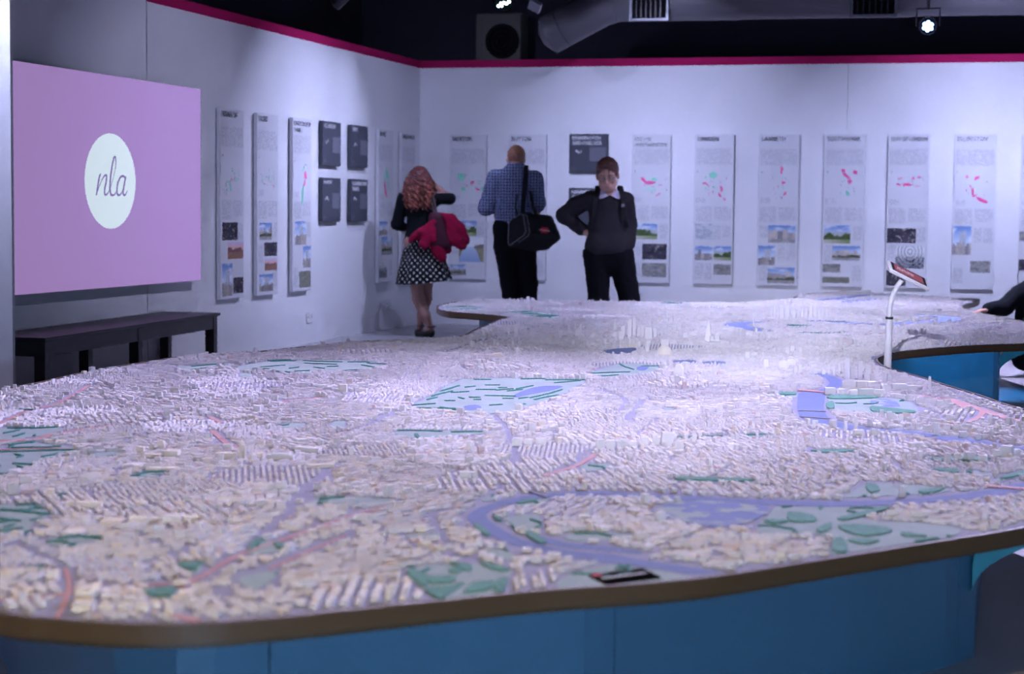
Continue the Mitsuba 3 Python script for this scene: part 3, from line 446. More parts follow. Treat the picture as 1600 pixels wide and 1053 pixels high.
PARKS = [[(-2.173,6.518),(-2.242,6.996),(-2.33,7.72),(-2.096,7.836),(-1.822,7.887),(-1.786,7.52),(-1.75,7.138),(-1.774,6.77),(-1.779,6.56),(-1.856,6.436),(-1.985,6.466)],[(-3.481,7.869),(-3.492,8.148),(-3.472,8.3),(-3.306,8.421),(-3.105,8.451),(-2.907,8.329),(-2.867,8.078),(-2.942,7.917),(-3.06,7.794),(-3.147,7.714),(-3.272,7.761),(-3.371,7.82),(-3.375,7.719)],[(-3.749,7.823),(-3.713,7.893),(-3.632,8.082),(-3.574,8.031),(-3.579,7.829),(-3.599,7.652),(-3.645,7.663)],[(-3.35,7.618),(-3.286,7.607),(-3.232,7.45),(-3.259,7.44)],[(-1.869,8.225),(-1.851,8.785),(-1.651,8.729),(-1.617,8.326),(-1.734,8.038),(-1.824,8.049)],[(-1.989,5.837),(-1.723,5.922),(-1.711,5.828),(-1.805,5.73),(-1.875,5.661),(-1.939,5.713)],[(-3.288,5.442),(-3.166,5.487),(-3.095,5.532),(-3.049,5.492),(-3.027,5.351),(-3.054,5.253),(-3.051,5.184),(-3.135,5.188)],[(-3.008,5.065),(-2.981,5.158),(-2.916,5.131),(-2.812,5.103),(-2.781,5.056),(-2.961,5.017)],[(-2.987,4.928),(-2.76,5.025),(-2.735,5.003),(-2.743,4.923),(-2.743,4.819),(-2.733,4.735),(-2.685,4.534),(-2.718,4.483)],[(-2.656,5.0),(-2.606,5.034),(-2.593,4.977),(-2.599,4.923),(-2.657,4.939)],[(-2.34,4.565),(-2.34,4.682),(-2.296,4.697),(-2.287,4.622),(-2.301,4.565)],[(-2.422,3.992),(-2.387,4.069),(-2.319,4.049),(-2.244,3.969),(-2.224,3.894),(-2.221,3.846),(-2.191,3.789),(-2.156,3.698),(-2.198,3.712),(-2.203,3.629)],[(-2.07,3.647),(-2.067,3.702),(-2.014,3.71),(-1.976,3.714),(-1.975,3.662),(-1.979,3.609),(-2.018,3.596),(-2.044,3.613)],[(-1.616,3.208),(-1.574,3.268),(-1.541,3.175)],[(-1.673,3.486),(-1.629,3.516),(-1.594,3.408),(-1.639,3.452)],[(-1.97,3.373),(-1.925,3.38),(-1.909,3.348),(-1.949,3.342)],[(-1.497,3.405),(-1.449,3.492),(-1.419,3.364),(-1.418,3.298),(-1.455,3.33)],[(-1.598,3.669),(-1.614,3.802),(-1.528,3.733),(-1.557,3.643)],[(-1.72,4.346),(-1.663,4.459),(-1.605,4.367),(-1.7,4.324)],[(-1.2,3.587),(-1.184,3.647),(-1.091,3.678),(-1.062,3.697),(-0.99,3.639),(-0.977,3.556),(-0.95,3.434),(-1.003,3.362),(-1.041,3.327),(-1.108,3.414),(-1.17,3.51)],[(-1.184,4.261),(-1.118,4.345),(-1.056,4.139),(-1.087,4.106),(-1.157,4.222)],[(-0.98,4.109),(-0.862,4.16),(-0.835,4.103),(-0.91,4.035),(-0.964,4.027)],[(-1.11,3.864),(-1.064,3.859),(-1.021,3.795),(-1.035,3.752),(-1.106,3.825)],[(-0.861,3.508),(-0.87,3.626),(-0.814,3.766),(-0.728,3.751),(-0.653,3.711),(-0.615,3.682),(-0.665,3.632),(-0.752,3.544),(-0.816,3.484)],[(-1.207,4.51),(-1.176,4.57),(-1.146,4.586),(-1.164,4.458),(-1.205,4.457)],[(-1.331,3.979),(-1.275,4.021),(-1.255,3.972),(-1.308,3.933)],[(-1.319,4.527),(-1.301,4.617),(-1.291,4.564),(-1.294,4.502)],[(-0.581,4.639),(-0.448,4.684),(-0.327,4.73),(-0.294,4.7),(-0.347,4.583),(-0.318,4.516),(-0.194,4.521),(-0.111,4.476),(-0.124,4.349),(-0.182,4.272),(-0.284,4.141),(-0.349,4.063),(-0.379,4.038),(-0.374,4.215),(-0.431,4.28),(-0.547,4.241),(-0.575,4.319),(-0.576,4.505)],[(-0.382,5.112),(-0.305,5.163),(-0.162,5.117),(-0.185,5.026),(-0.341,4.918),(-0.439,4.849),(-0.408,4.94)],[(-0.219,5.503),(-0.098,5.492),(-0.041,5.406),(-0.166,5.415)],[(-0.222,5.742),(-0.06,5.799),(-0.088,5.719),(-0.204,5.678)],[(-0.9,5.064),(-0.696,5.101),(-0.716,5.044),(-0.864,5.017)],[(-0.604,5.788),(-0.486,5.85),(-0.46,5.815),(-0.552,5.732)],[(-0.034,5.358),(0.042,5.568),(0.069,5.497),(-0.027,5.31)],[(-0.728,7.55),(-0.642,7.605),(-0.518,7.58),(-0.419,7.492),(-0.363,7.311),(-0.341,7.128),(-0.347,7.003),(-0.438,6.969),(-0.5,6.976),(-0.59,7.004),(-0.668,7.036),(-0.69,7.123),(-0.693,7.319)],[(-0.967,7.567),(-0.866,7.643),(-0.842,7.435),(-0.9,7.413)],[(-1.082,5.992),(-0.809,6.176),(-0.801,6.114),(-0.958,6.012),(-1.049,5.929)],[(-0.83,6.161),(-0.794,6.145),(-0.819,6.078),(-0.865,6.085)],[(-4.207,13.546),(-3.92,13.444),(-3.822,13.007),(-4.012,13.047),(-4.143,13.176)],[(-3.626,13.008),(-3.484,13.171),(-3.115,12.629),(-3.072,12.235),(-3.352,12.603)],[(-2.771,14.758),(-2.616,14.836),(-2.58,14.632),(-2.723,14.56)],[(-2.288,5.989),(-2.257,6.037),(-2.18,5.821),(-2.223,5.839)],[(-1.719,4.419),(-1.62,4.453),(-1.526,4.447),(-1.519,4.373),(-1.615,4.34),(-1.699,4.368)],[(-1.22,5.236),(-1.144,5.289),(-1.122,5.221),(-1.164,5.109)],[(-1.28,6.872),(-1.235,6.864),(-1.235,6.765)],[(-1.447,12.256),(-1.304,12.276),(-1.327,12.13),(-1.397,12.053)],[(-1.295,11.467),(-1.232,11.47),(-1.02,11.654),(-1.013,11.567),(-1.221,11.373)],[(-2.426,5.898),(-2.356,5.924),(-2.332,5.765),(-2.413,5.818)]]
WOODS = [[(-1.2,3.587),(-1.176,3.569),(-1.133,3.522),(-1.112,3.445),(-1.112,3.426),(-1.171,3.518)],[(-1.13,3.514),(-1.083,3.535),(-1.072,3.491),(-1.11,3.462)],[(-1.103,3.408),(-1.067,3.441),(-1.046,3.483),(-1.043,3.396),(-1.042,3.329),(-1.057,3.337)],[(-1.024,3.41),(-1.025,3.49),(-0.996,3.516),(-0.975,3.466),(-1.002,3.401)],[(-0.989,3.502),(-0.977,3.556),(-0.951,3.441),(-0.963,3.43)],[(-1.074,3.693),(-1.044,3.684),(-0.994,3.641),(-1.021,3.629)],[(-1.117,3.615),(-1.095,3.622),(-1.086,3.581),(-1.107,3.582)],[(-1.113,3.667),(-1.085,3.662),(-1.072,3.612),(-1.09,3.615)],[(-1.218,4.13),(-1.204,4.135),(-1.148,4.03),(-1.167,4.035)],[(-1.078,4.076),(-1.055,4.073),(-1.003,3.982),(-1.019,3.966)],[(-1.22,4.303),(-1.172,4.217),(-1.193,4.234)],[(-1.142,4.18),(-1.091,4.094),(-1.114,4.12)],[(-1.211,4.495),(-1.18,4.569),(-1.175,4.535),(-1.199,4.481)],[(-0.528,4.56),(-0.47,4.541),(-0.449,4.453),(-0.507,4.433)],[(-0.572,4.43),(-0.508,4.444),(-0.537,4.386)],[(-0.435,4.348),(-0.412,4.439),(-0.404,4.359),(-0.421,4.294)],[(-0.402,4.518),(-0.345,4.642),(-0.303,4.738),(-0.294,4.7),(-0.371,4.506)],[(-0.387,4.419),(-0.305,4.428),(-0.261,4.372),(-0.317,4.284),(-0.375,4.351)],[(-0.352,4.222),(-0.281,4.246),(-0.309,4.177)],[(-0.384,4.211),(-0.364,4.234),(-0.34,4.082),(-0.371,4.071)],[(-0.238,4.362),(-0.179,4.33),(-0.229,4.314)],[(-0.199,4.273),(-0.151,4.316),(-0.198,4.247)],[(-0.381,5.098),(-0.356,5.117),(-0.335,5.011),(-0.358,4.966)],[(-0.232,5.046),(-0.169,5.115),(-0.186,5.039),(-0.223,4.995)],[(-0.892,5.057),(-0.703,5.098),(-0.717,5.054),(-0.865,5.027)],[(-0.221,5.736),(-0.064,5.792),(-0.089,5.73),(-0.204,5.683)],[(-0.215,5.494),(-0.105,5.489),(-0.166,5.425)],[(-0.589,5.794),(-0.493,5.841),(-0.481,5.795),(-0.553,5.744)],[(-0.027,5.36),(0.042,5.541),(0.041,5.446)],[(-0.719,7.553),(-0.641,7.591),(-0.518,7.574),(-0.578,7.487),(-0.7,7.433)],[(-0.699,7.25),(-0.679,7.311),(-0.653,7.073),(-0.679,7.076)],[(-0.522,7.186),(-0.45,7.15),(-0.358,7.091),(-0.354,7.013),(-0.439,6.981),(-0.503,7.018)],[(-0.946,7.561),(-0.868,7.635),(-0.86,7.535)],[(-1.613,3.207),(-1.574,3.264),(-1.547,3.185)],[(-1.67,3.484),(-1.629,3.513),(-1.621,3.473),(-1.637,3.456)],[(-1.632,3.795),(-1.612,3.797),(-1.594,3.671)],[(-1.581,3.785),(-1.528,3.733),(-1.541,3.715)]]
HEDGES = [[(-2.173,6.518),(-2.012,6.554)],[(-2.191,6.612),(-2.136,6.693)],[(-2.206,6.825),(-2.199,6.919)],[(-2.229,6.954),(-2.215,7.18)],[(-2.258,7.164),(-2.256,7.409)],[(-2.199,7.128),(-2.149,7.186)],[(-2.21,7.354),(-2.188,7.415)],[(-2.158,7.48),(-2.104,7.501)],[(-2.275,7.708),(-2.211,7.733)],[(-2.139,7.28),(-2.069,7.307)],[(-2.053,7.283),(-2.007,7.362)],[(-2.035,7.056),(-1.919,7.073)],[(-1.99,7.368),(-1.963,7.524)],[(-2.116,6.951),(-2.084,6.908)],[(-2.074,6.967),(-2.041,6.979)],[(-2.033,6.891),(-2.013,6.899)],[(-2.071,6.573),(-2.032,6.546)],[(-2.029,6.466),(-1.991,6.513)],[(-1.919,6.715),(-1.885,6.753)],[(-1.822,6.752),(-1.805,6.801)],[(-1.938,6.973),(-1.904,6.986)],[(-1.879,6.995),(-1.861,7.048)],[(-1.844,7.036),(-1.807,7.409)],[(-1.81,6.976),(-1.769,7.178)],[(-1.975,7.804),(-1.818,7.866)],[(-1.905,7.687),(-1.829,7.828)],[(-2.087,7.805),(-2.0,7.862)],[(-2.0,7.264),(-1.965,7.348)],[(-2.073,7.387),(-2.046,7.398)],[(-2.128,6.81),(-2.095,6.822)],[(-1.859,8.204),(-1.714,8.337)],[(-1.819,8.051),(-1.729,8.159)],[(-1.846,8.76),(-1.721,8.475)],[(-1.718,8.675),(-1.647,8.704)],[(-1.989,5.837),(-1.847,5.863)],[(-1.806,5.858),(-1.718,5.904)],[(-1.9,5.759),(-1.865,5.677)],[(-3.391,7.866),(-3.319,7.872)],[(-3.385,7.947),(-3.323,8.077)],[(-3.462,8.244),(-3.368,8.326)],[(-3.235,7.929),(-3.219,7.991)],[(-3.272,7.761),(-3.207,7.764)],[(-3.153,7.794),(-3.109,7.849)],[(-3.332,8.341),(-3.138,8.352)],[(-3.273,8.212),(-3.116,8.218)],[(-3.149,8.019),(-3.087,7.981)],[(-3.106,8.084),(-3.07,8.115)],[(-3.108,8.364),(-3.011,8.387)],[(-2.989,8.229),(-2.867,8.118)],[(-2.996,8.326),(-2.9,8.307)],[(-2.959,7.91),(-2.909,7.991)],[(-3.185,7.758),(-3.136,7.719)],[(-3.691,7.847),(-3.619,8.038)],[(-3.62,7.696),(-3.597,7.806)],[(-3.544,8.043),(-3.518,8.112)],[(-3.496,8.29),(-3.417,8.375)],[(-3.172,5.324),(-3.171,5.409)],[(-3.178,5.471),(-3.162,5.488)],[(-3.157,5.471),(-3.097,5.531)],[(-3.1,5.26),(-3.111,5.339)],[(-3.0,5.075),(-2.974,5.161)],[(-2.96,5.014),(-2.855,5.062)],[(-2.859,5.077),(-2.837,5.084)],[(-2.932,4.923),(-2.767,5.029)],[(-2.769,4.86),(-2.763,4.937)],[(-2.743,4.948),(-2.742,5.016)],[(-2.774,4.707),(-2.691,4.708)],[(-2.603,4.928),(-2.585,4.94)],[(-2.956,4.905),(-2.938,4.918)],[(-2.714,4.503),(-2.687,4.517)],[(-3.724,6.219),(-3.623,6.242)],[(-3.565,5.954),(-3.514,5.973)],[(-3.494,5.971),(-3.443,5.968)],[(-2.809,5.366),(-2.765,5.404)],[(-2.33,4.607),(-2.34,4.682)],[(-2.341,4.676),(-2.296,4.697)],[(-2.289,4.557),(-2.286,4.643)],[(-2.367,4.214),(-2.351,4.265)],[(-3.011,5.837),(-2.964,5.842)],[(-2.379,4.05),(-2.349,4.078)],[(-2.381,3.985),(-2.324,3.968)],[(-2.317,3.975),(-2.318,4.045)],[(-2.309,3.967),(-2.242,3.959)],[(-2.235,3.871),(-2.227,3.893)],[(-2.316,3.863),(-2.254,3.848)],[(-2.287,3.814),(-2.275,3.847)],[(-2.242,3.762),(-2.242,3.8)],[(-2.225,3.712),(-2.199,3.763)],[(-2.205,3.677),(-2.213,3.725)],[(-2.162,3.702),(-2.16,3.737)],[(-2.05,3.672),(-2.019,3.718)],[(-2.005,3.705),(-1.972,3.707)],[(-1.998,3.603),(-1.987,3.623)],[(-3.572,12.851),(-3.44,13.006)],[(-3.465,12.636),(-3.329,12.877)],[(-3.393,12.758),(-3.104,12.583)],[(-3.25,12.152),(-3.127,12.455)],[(-3.141,11.348),(-3.099,11.367)],[(-3.079,11.418),(-3.018,11.446)],[(-4.151,13.431),(-3.928,13.4)],[(-3.984,13.118),(-3.88,13.169)],[(-2.828,12.349),(-2.767,12.443)],[(-2.75,14.702),(-2.588,14.738)],[(-1.86,11.959),(-1.807,11.94)],[(-1.44,12.223),(-1.323,12.233)],[(-1.284,11.446),(-1.229,11.446)],[(-1.205,12.754),(-1.122,12.793)],[(-1.1,11.49),(-1.017,11.617)],[(-0.868,5.064),(-0.69,5.095)],[(-0.593,5.768),(-0.468,5.841)],[(-1.071,5.971),(-0.8,6.16)]]
RAILS = [[[(-1.849,3.053),(-1.801,3.096),(-1.747,3.152),(-1.716,3.202),(-1.679,3.241),(-1.599,3.314),(-1.569,3.395)],0.005],[[(-1.66,2.961),(-1.71,3.076),(-1.785,3.233),(-1.873,3.375)],0.005],[[(-1.567,3.282),(-1.579,3.449),(-1.596,3.617),(-1.577,3.814),(-1.546,4.146),(-1.506,4.348)],0.006],[[(-1.474,3.507),(-1.47,3.739),(-1.459,3.911)],0.004],[[(-3.118,5.16),(-3.007,5.211),(-3.017,5.392),(-2.95,5.644)],0.014],[[(-3.317,5.489),(-3.366,5.671),(-3.443,5.923),(-3.463,6.171),(-3.566,6.485),(-3.701,6.882)],0.008],[[(-2.996,4.957),(-2.881,5.03),(-2.797,5.076)],0.008],[[(-3.076,5.09),(-3.058,5.181),(-3.018,5.231)],0.008],[[(-0.247,7.628),(-0.141,7.331),(-0.044,7.057),(0.046,6.833)],0.022],[[(-0.157,6.757),(-0.115,6.972),(-0.101,7.219)],0.012],[[(-0.13,6.829),(0.046,6.861)],0.02],[[(-0.387,7.754),(-0.244,7.559),(-0.164,7.258)],0.012],[[(-1.661,4.88),(-1.618,4.895)],0.007],[[(-2.753,5.997),(-2.635,5.842)],0.01],[[(-2.728,6.549),(-2.648,6.688),(-2.621,6.809)],0.014],[[(-2.446,5.199),(-2.335,5.256)],0.008],[[(-2.577,5.635),(-2.402,5.355),(-2.316,5.245)],0.01],[[(-1.66,4.874),(-1.612,4.891)],0.007],[[(-0.886,11.451),(-0.659,11.71),(-0.471,11.595)],0.02],[[(-1.472,3.045),(-1.437,3.033),(-1.407,3.014)],0.01],[[(-1.264,4.981),(-1.226,5.234),(-1.231,5.495)],0.008]]
BRIDGES = [[[(-0.065,5.198),(0.066,5.159)],0.012],[[(-0.868,7.756),(-0.742,7.691)],0.02],[[(-0.776,6.952),(-0.673,6.954)],0.006],[[(-0.746,6.736),(-0.631,6.71)],0.006],[[(-1.261,4.725),(-1.16,4.609)],0.005],[[(-0.576,4.505),(-0.58,4.655)],0.004]]
ROADS = [[(-1.903,5.066),(-1.87,4.869),(-1.828,4.69),(-1.773,4.479),(-1.755,4.377)],[(-1.856,6.436),(-1.799,6.357),(-1.582,5.78),(-1.407,5.221)],[(-1.688,7.558),(-1.477,7.104),(-1.409,6.699)],[(-1.41,7.129),(-1.332,6.493),(-1.289,6.36)],[(-1.323,4.788),(-1.32,4.472),(-1.36,4.3),(-1.325,4.165),(-1.193,3.857)],[(-1.261,3.612),(-1.22,3.681),(-1.174,3.783)],[(-1.62,3.743),(-1.69,4.113),(-1.786,4.436),(-1.864,4.823)],[(-2.127,3.601),(-1.942,3.451),(-1.801,3.26)],[(-1.51,3.424),(-1.486,3.654),(-1.468,3.938)],[(-1.12,5.031),(-1.26,5.377),(-1.255,5.599)],[(-0.624,5.897),(-0.596,5.748)],[(-1.123,3.761),(-1.083,3.699),(-1.007,3.581)],[(-1.741,3.091),(-1.681,2.966)],[(-2.145,5.513),(-2.07,5.729),(-1.999,5.82)],[(-2.184,6.408),(-2.134,5.906),(-2.166,5.567)],[(-0.334,5.631),(-0.298,5.395)],[(-0.961,3.739),(-0.933,3.605)],[(-2.12,3.579),(-2.017,3.514),(-1.916,3.421)],[(-1.713,3.698),(-1.753,3.444)],[(-2.835,8.894),(-2.927,10.148),(-2.945,11.395)],[(-0.326,7.197),(-0.174,6.724)]]
TOWERS = [(-2.731,7.312,0.052,0.014,0),(-2.618,6.984,0.033,0.03,1),(-2.757,6.331,0.028,0.015,0),(-2.793,6.472,0.031,0.01,0),(-2.723,6.446,0.023,0.018,0),(-2.747,6.595,0.021,0.013,0),(-2.649,6.176,0.027,0.025,0),(-2.853,7.136,0.02,0.017,0),(-1.918,5.188,0.027,0.016,0),(-2.091,5.379,0.026,0.017,0),(-2.5,5.43,0.022,0.013,0),(-2.489,5.36,0.017,0.011,0),(-2.446,5.469,0.022,0.015,0),(-2.172,6.124,0.019,0.014,0),(-2.2,5.023,0.053,0.02,1),(-2.242,4.993,0.02,0.06,1),(-2.262,4.908,0.016,0.024,1),(-2.174,5.032,0.018,0.016,1),(-2.157,5.054,0.016,0.02,1),(-2.269,5.332,0.017,0.017,1),(-2.218,5.404,0.017,0.022,0),(-1.939,5.33,0.013,0.021,1),(-2.161,5.389,0.019,0.034,0),(-2.642,6.773,0.022,0.022,0),(-2.622,6.781,0.022,0.016,0),(-2.611,6.813,0.019,0.013,0),(-2.601,7.081,0.022,0.022,0),(-2.604,7.171,0.025,0.023,0),(-2.606,7.233,0.023,0.017,0),(-2.089,5.047,0.018,0.081,0),(-2.075,5.23,0.015,0.083,0),(-1.916,4.926,0.01,0.078,1),(-2.881,5.915,0.041,0.02,0),(-3.343,6.441,0.017,0.02,0),(-3.252,6.374,0.02,0.017,0),(-2.525,5.142,0.028,0.024,1),(-2.417,4.994,0.019,0.042,1),(-2.465,4.962,0.011,0.053,1),(-2.652,4.793,0.017,0.009,1),(-2.601,4.811,0.013,0.006,0),(-2.378,4.206,0.02,0.021,1),(-3.368,6.183,0.019,0.014,0),(-2.202,4.084,0.014,0.064,1),(-2.256,4.086,0.013,0.022,1),(-2.098,4.161,0.01,0.026,1),(-3.05,5.607,0.011,0.022,1),(-2.57,5.094,0.012,0.024,1),(-2.88,5.161,0.01,0.032,1),(-2.925,5.162,0.01,0.024,1),(-2.779,5.115,0.009,0.06,0),(-2.335,4.71,0.01,0.043,1),(-2.291,4.726,0.009,0.04,1),(-2.418,4.749,0.009,0.048,0),(-2.582,4.664,0.009,0.029,1),(-2.625,4.676,0.009,0.022,1),(-1.64,3.014,0.017,0.037,1),(-1.604,3.038,0.015,0.025,1),(-1.571,3.048,0.014,0.022,1),(-1.538,3.053,0.014,0.025,1),(-1.53,3.086,0.012,0.022,1),(-1.68,3.092,0.027,0.035,1),(-1.686,3.14,0.024,0.026,1),(-1.65,3.12,0.013,0.015,0),(-1.631,3.127,0.013,0.018,0),(-1.593,3.108,0.014,0.023,0),(-1.567,3.11,0.014,0.02,0),(-1.503,2.967,0.014,0.022,1),(-1.548,2.963,0.012,0.036,1),(-1.605,2.954,0.01,0.029,1),(-1.478,3.043,0.028,0.017,1),(-1.931,3.254,0.015,0.021,1),(-1.927,3.284,0.014,0.019,1),(-1.911,3.303,0.012,0.019,1),(-1.838,3.257,0.019,0.024,1),(-1.874,3.259,0.011,0.016,1),(-1.944,3.25,0.011,0.013,1),(-1.767,2.973,0.009,0.025,1),(-1.712,2.944,0.01,0.027,1),(-1.685,2.947,0.01,0.024,1),(-1.99,3.924,0.013,0.038,1),(-1.95,3.928,0.014,0.035,0),(-1.91,3.951,0.016,0.044,0),(-1.871,3.965,0.014,0.035,1),(-2.035,3.89,0.009,0.047,1),(-2.167,3.677,0.011,0.018,1),(-2.054,3.733,0.008,0.043,1),(-1.573,3.289,0.012,0.026,1),(-1.517,3.189,0.013,0.028,1),(-0.703,8.224,0.104,0.016,0),(-0.678,8.192,0.074,0.019,0),(-0.656,8.328,0.087,0.018,0),(-0.614,8.217,0.078,0.024,0),(-0.584,8.357,0.068,0.014,0),(-0.54,8.204,0.052,0.015,0),(-0.522,8.253,0.041,0.019,0),(-0.59,8.184,0.044,0.018,0),(-0.719,7.626,0.028,0.042,0),(-0.673,7.644,0.024,0.035,0),(-0.623,7.626,0.024,0.035,0),(-0.574,7.609,0.031,0.062,0),(-0.521,7.629,0.028,0.041,0),(-0.665,7.873,0.043,0.057,0),(-0.61,7.895,0.036,0.057,0),(-0.568,7.888,0.036,0.043,0),(-0.505,7.783,0.035,0.028,0),(-0.458,7.915,0.028,0.064,0),(-0.403,7.937,0.021,0.057,0),(-0.338,8.04,0.054,0.014,0),(-0.823,8.622,0.039,0.008,0),(-0.792,8.542,0.047,0.009,0),(-0.766,8.507,0.062,0.009,0),(-0.685,6.481,0.024,0.008,0),(-0.66,6.411,0.029,0.013,0),(-0.546,6.365,0.035,0.012,0),(-0.509,6.338,0.057,0.011,0),(-0.489,6.222,0.023,0.034,0),(-0.444,6.263,0.023,0.02,0),(-0.459,6.873,0.025,0.016,0),(-0.423,6.742,0.033,0.018,0),(-0.405,6.749,0.027,0.018,0),(-0.38,6.73,0.024,0.015,0),(-0.241,6.362,0.04,0.017,0),(-0.18,6.459,0.029,0.017,0),(-0.266,7.283,0.026,0.026,0),(-0.151,6.321,0.02,0.023,0),(-0.101,6.268,0.02,0.017,0),(-0.058,6.307,0.034,0.011,0),(0.02,6.482,0.034,0.01,0),(-0.137,7.143,0.019,0.01,0),(-1.061,8.817,0.036,0.032,0),(-1.034,8.827,0.032,0.032,0),(-0.977,8.608,0.031,0.016,0),(-0.963,8.661,0.032,0.016,0),(-0.882,8.598,0.023,0.016,0),(-0.841,8.569,0.027,0.016,0),(-2.187,10.644,0.11,0.024,0),(-2.176,10.708,0.126,0.02,0),(-2.149,10.72,0.061,0.02,0),(-2.234,10.683,0.065,0.021,0),(-2.377,11.114,0.055,0.019,0),(-2.272,10.607,0.03,0.023,0),(-2.633,11.129,0.056,0.01,0),(-2.489,10.571,0.045,0.027,0),(-2.522,10.797,0.062,0.012,0),(-2.642,10.995,0.047,0.016,0),(-2.536,10.319,0.052,0.021,0),(-3.793,14.356,0.047,0.027,0),(-3.76,14.373,0.036,0.027,0),(-3.867,14.432,0.031,0.016,0),(-3.891,14.42,0.026,0.016,0),(-3.739,14.053,0.041,0.012,0),(-2.811,10.37,0.06,0.021,0),(-2.893,10.512,0.034,0.017,0),(-2.784,10.5,0.03,0.015,0),(-2.745,10.517,0.03,0.017,0),(-2.988,10.293,0.034,0.016,0),(-3.035,10.215,0.022,0.019,0),(-2.444,9.057,0.036,0.02,1),(-2.506,8.901,0.023,0.045,1),(-3.183,14.331,0.041,0.016,0),(-2.354,9.909,0.028,0.016,0),(-2.371,10.447,0.022,0.019,0),(-3.602,14.34,0.026,0.031,0),(-3.57,14.468,0.021,0.031,0),(-3.6,14.122,0.022,0.03,0),(-2.05,10.531,0.071,0.042,0),(-2.051,10.704,0.057,0.029,0),(-2.138,10.784,0.069,0.021,0),(-1.644,10.483,0.044,0.027,0),(-1.663,10.419,0.037,0.021,0),(-1.872,9.57,0.054,0.019,0),(-1.847,9.972,0.042,0.04,0),(-1.631,12.992,0.09,0.016,0),(-1.574,12.936,0.09,0.029,0),(-1.541,13.034,0.113,0.029,0),(-1.48,12.898,0.067,0.025,0),(-1.469,13.068,0.1,0.016,0),(-1.447,13.078,0.063,0.016,0),(-1.409,13.013,0.072,0.016,0),(-1.387,13.106,0.109,0.02,0),(-1.349,13.041,0.104,0.02,0),(-1.331,13.132,0.082,0.016,0),(-1.314,13.224,0.082,0.016,0),(-1.288,13.237,0.073,0.013,0),(-1.621,13.165,0.055,0.013,0),(-1.662,13.061,0.064,0.011,0),(-1.75,11.459,0.024,0.011,0),(-1.145,9.69,0.04,0.02,0),(-1.14,9.878,0.034,0.021,0),(-1.085,9.807,0.034,0.014,0),(-1.872,10.724,0.03,0.03,0),(-1.851,10.911,0.019,0.038,0),(-0.65,11.555,0.031,0.015,0),(-0.617,11.609,0.031,0.015,0),(-0.578,11.548,0.037,0.015,0),(-0.544,11.602,0.043,0.015,0),(-0.523,11.612,0.037,0.012,0),(-0.71,11.728,0.025,0.015,0),(-0.292,13.396,0.031,0.014,0),(-0.509,12.802,0.027,0.024,0),(-0.102,12.871,0.024,0.019,0),(-1.026,13.234,0.031,0.026,0),(-0.179,5.646,0.03,0.02,0),(-0.148,5.709,0.024,0.027,0),(-0.115,5.72,0.027,0.027,0),(-0.076,5.719,0.02,0.027,0),(-0.037,5.828,0.024,0.021,0),(-0.004,5.851,0.035,0.035,0),(0.023,5.894,0.021,0.021,0),(-1.027,8.859,0.043,0.043,0),(-1.14,8.813,0.043,0.022,0),(-1.442,8.129,0.06,0.04,0),(-0.899,5.521,0.017,0.02,0),(-0.99,5.889,0.026,0.015,0),(-1.049,5.748,0.043,0.036,0),(-1.003,5.677,0.028,0.028,0),(-1.241,5.604,0.032,0.025,0),(-1.208,5.616,0.028,0.025,0),(-1.18,5.654,0.028,0.031,0),(-1.141,5.64,0.025,0.025,0),(-1.113,5.679,0.035,0.025,0),(-1.09,5.745,0.036,0.023,0),(-1.068,5.783,0.043,0.026,0),(-1.036,5.765,0.036,0.02,0),(-1.509,5.594,0.025,0.033,0),(-1.468,5.58,0.025,0.025,0),(-1.438,5.62,0.025,0.033,0),(-2.421,8.958,0.051,0.016,0),(-1.454,4.846,0.022,0.031,0),(-1.442,4.872,0.019,0.025,0),(-1.821,6.465,0.012,0.016,0),(-1.554,7.611,0.038,0.011,0),(-2.195,10.439,0.052,0.026,0)]

rng = np.random.default_rng(7)
def closed_curve(pts, per=6):
    p = np.asarray(pts, float); n = len(p); out = []
    for i in range(n):
        a, b, c, d = p[(i - 1) % n], p[i], p[(i + 1) % n], p[(i + 2) % n]
        for t in np.arange(per) / per: out.append(.5 * (2 * b + (c - a) * t + (2 * a - 5 * b + 4 * c - d) * t * t + (3 * b - a - 3 * c + d) * t ** 3))
    return np.array(out)
OUT = Polygon(closed_curve(RIM, 4)).buffer(0)
if OUT.geom_type != 'Polygon': OUT = max(OUT.geoms, key=lambda g: g.area)
city = thing('city_model', 'huge white scale model of a city on a curved blue plinth', 'city model')
SURF = OUT.buffer(-.012)
put(extrude(SURF, .03, ZT - .031), 'm_board', 'board', city)
put(extrude(OUT.difference(SURF.buffer(-.001)), .036, ZT - .0335), 'm_rim', 'rim', city, label='dark brown edge of the board')
put(extrude(OUT.buffer(-.015), .012, ZT - .045), 'm_rim', 'under_board', city)
# plinth: panels along an inset line
recess = unary_union([Point(p).buffer(.80) for p in ((-.45, 9.75), (-.3, 9.3), (-.3, 10.1), (-.05, 10.6), (.1, 10.8), (.25, 11.0))])
base = OUT.buffer(-.46).union(OUT.buffer(-.33).intersection(sbox(-5, 12.9, -3.2, 14.4))).intersection(sbox(-9, 0, -.09, 30)).difference(recess)
if base.geom_type != 'Polygon': base = max(base.geoms, key=lambda g: g.area)
base = base.buffer(-.05).buffer(.05, quad_segs=2).simplify(.01)
ring = LineString(base.exterior.coords); ln = ring.length
start = ring.project(Point(-1.43, 3.46))
pos, marks = 0.0, []
corners = sorted(((ring.project(Point(c)) - start) % ln) for c in ((-.09, 5.1), (-.09, 12.3), (-.09, 6.7), (-.09, 11.75)))
while pos < ln - .05: marks.append(pos); pos += 2.4
marks = sorted(set([m for m in marks if all(abs(m - c) > .35 for c in corners)] + corners)) + [ln]
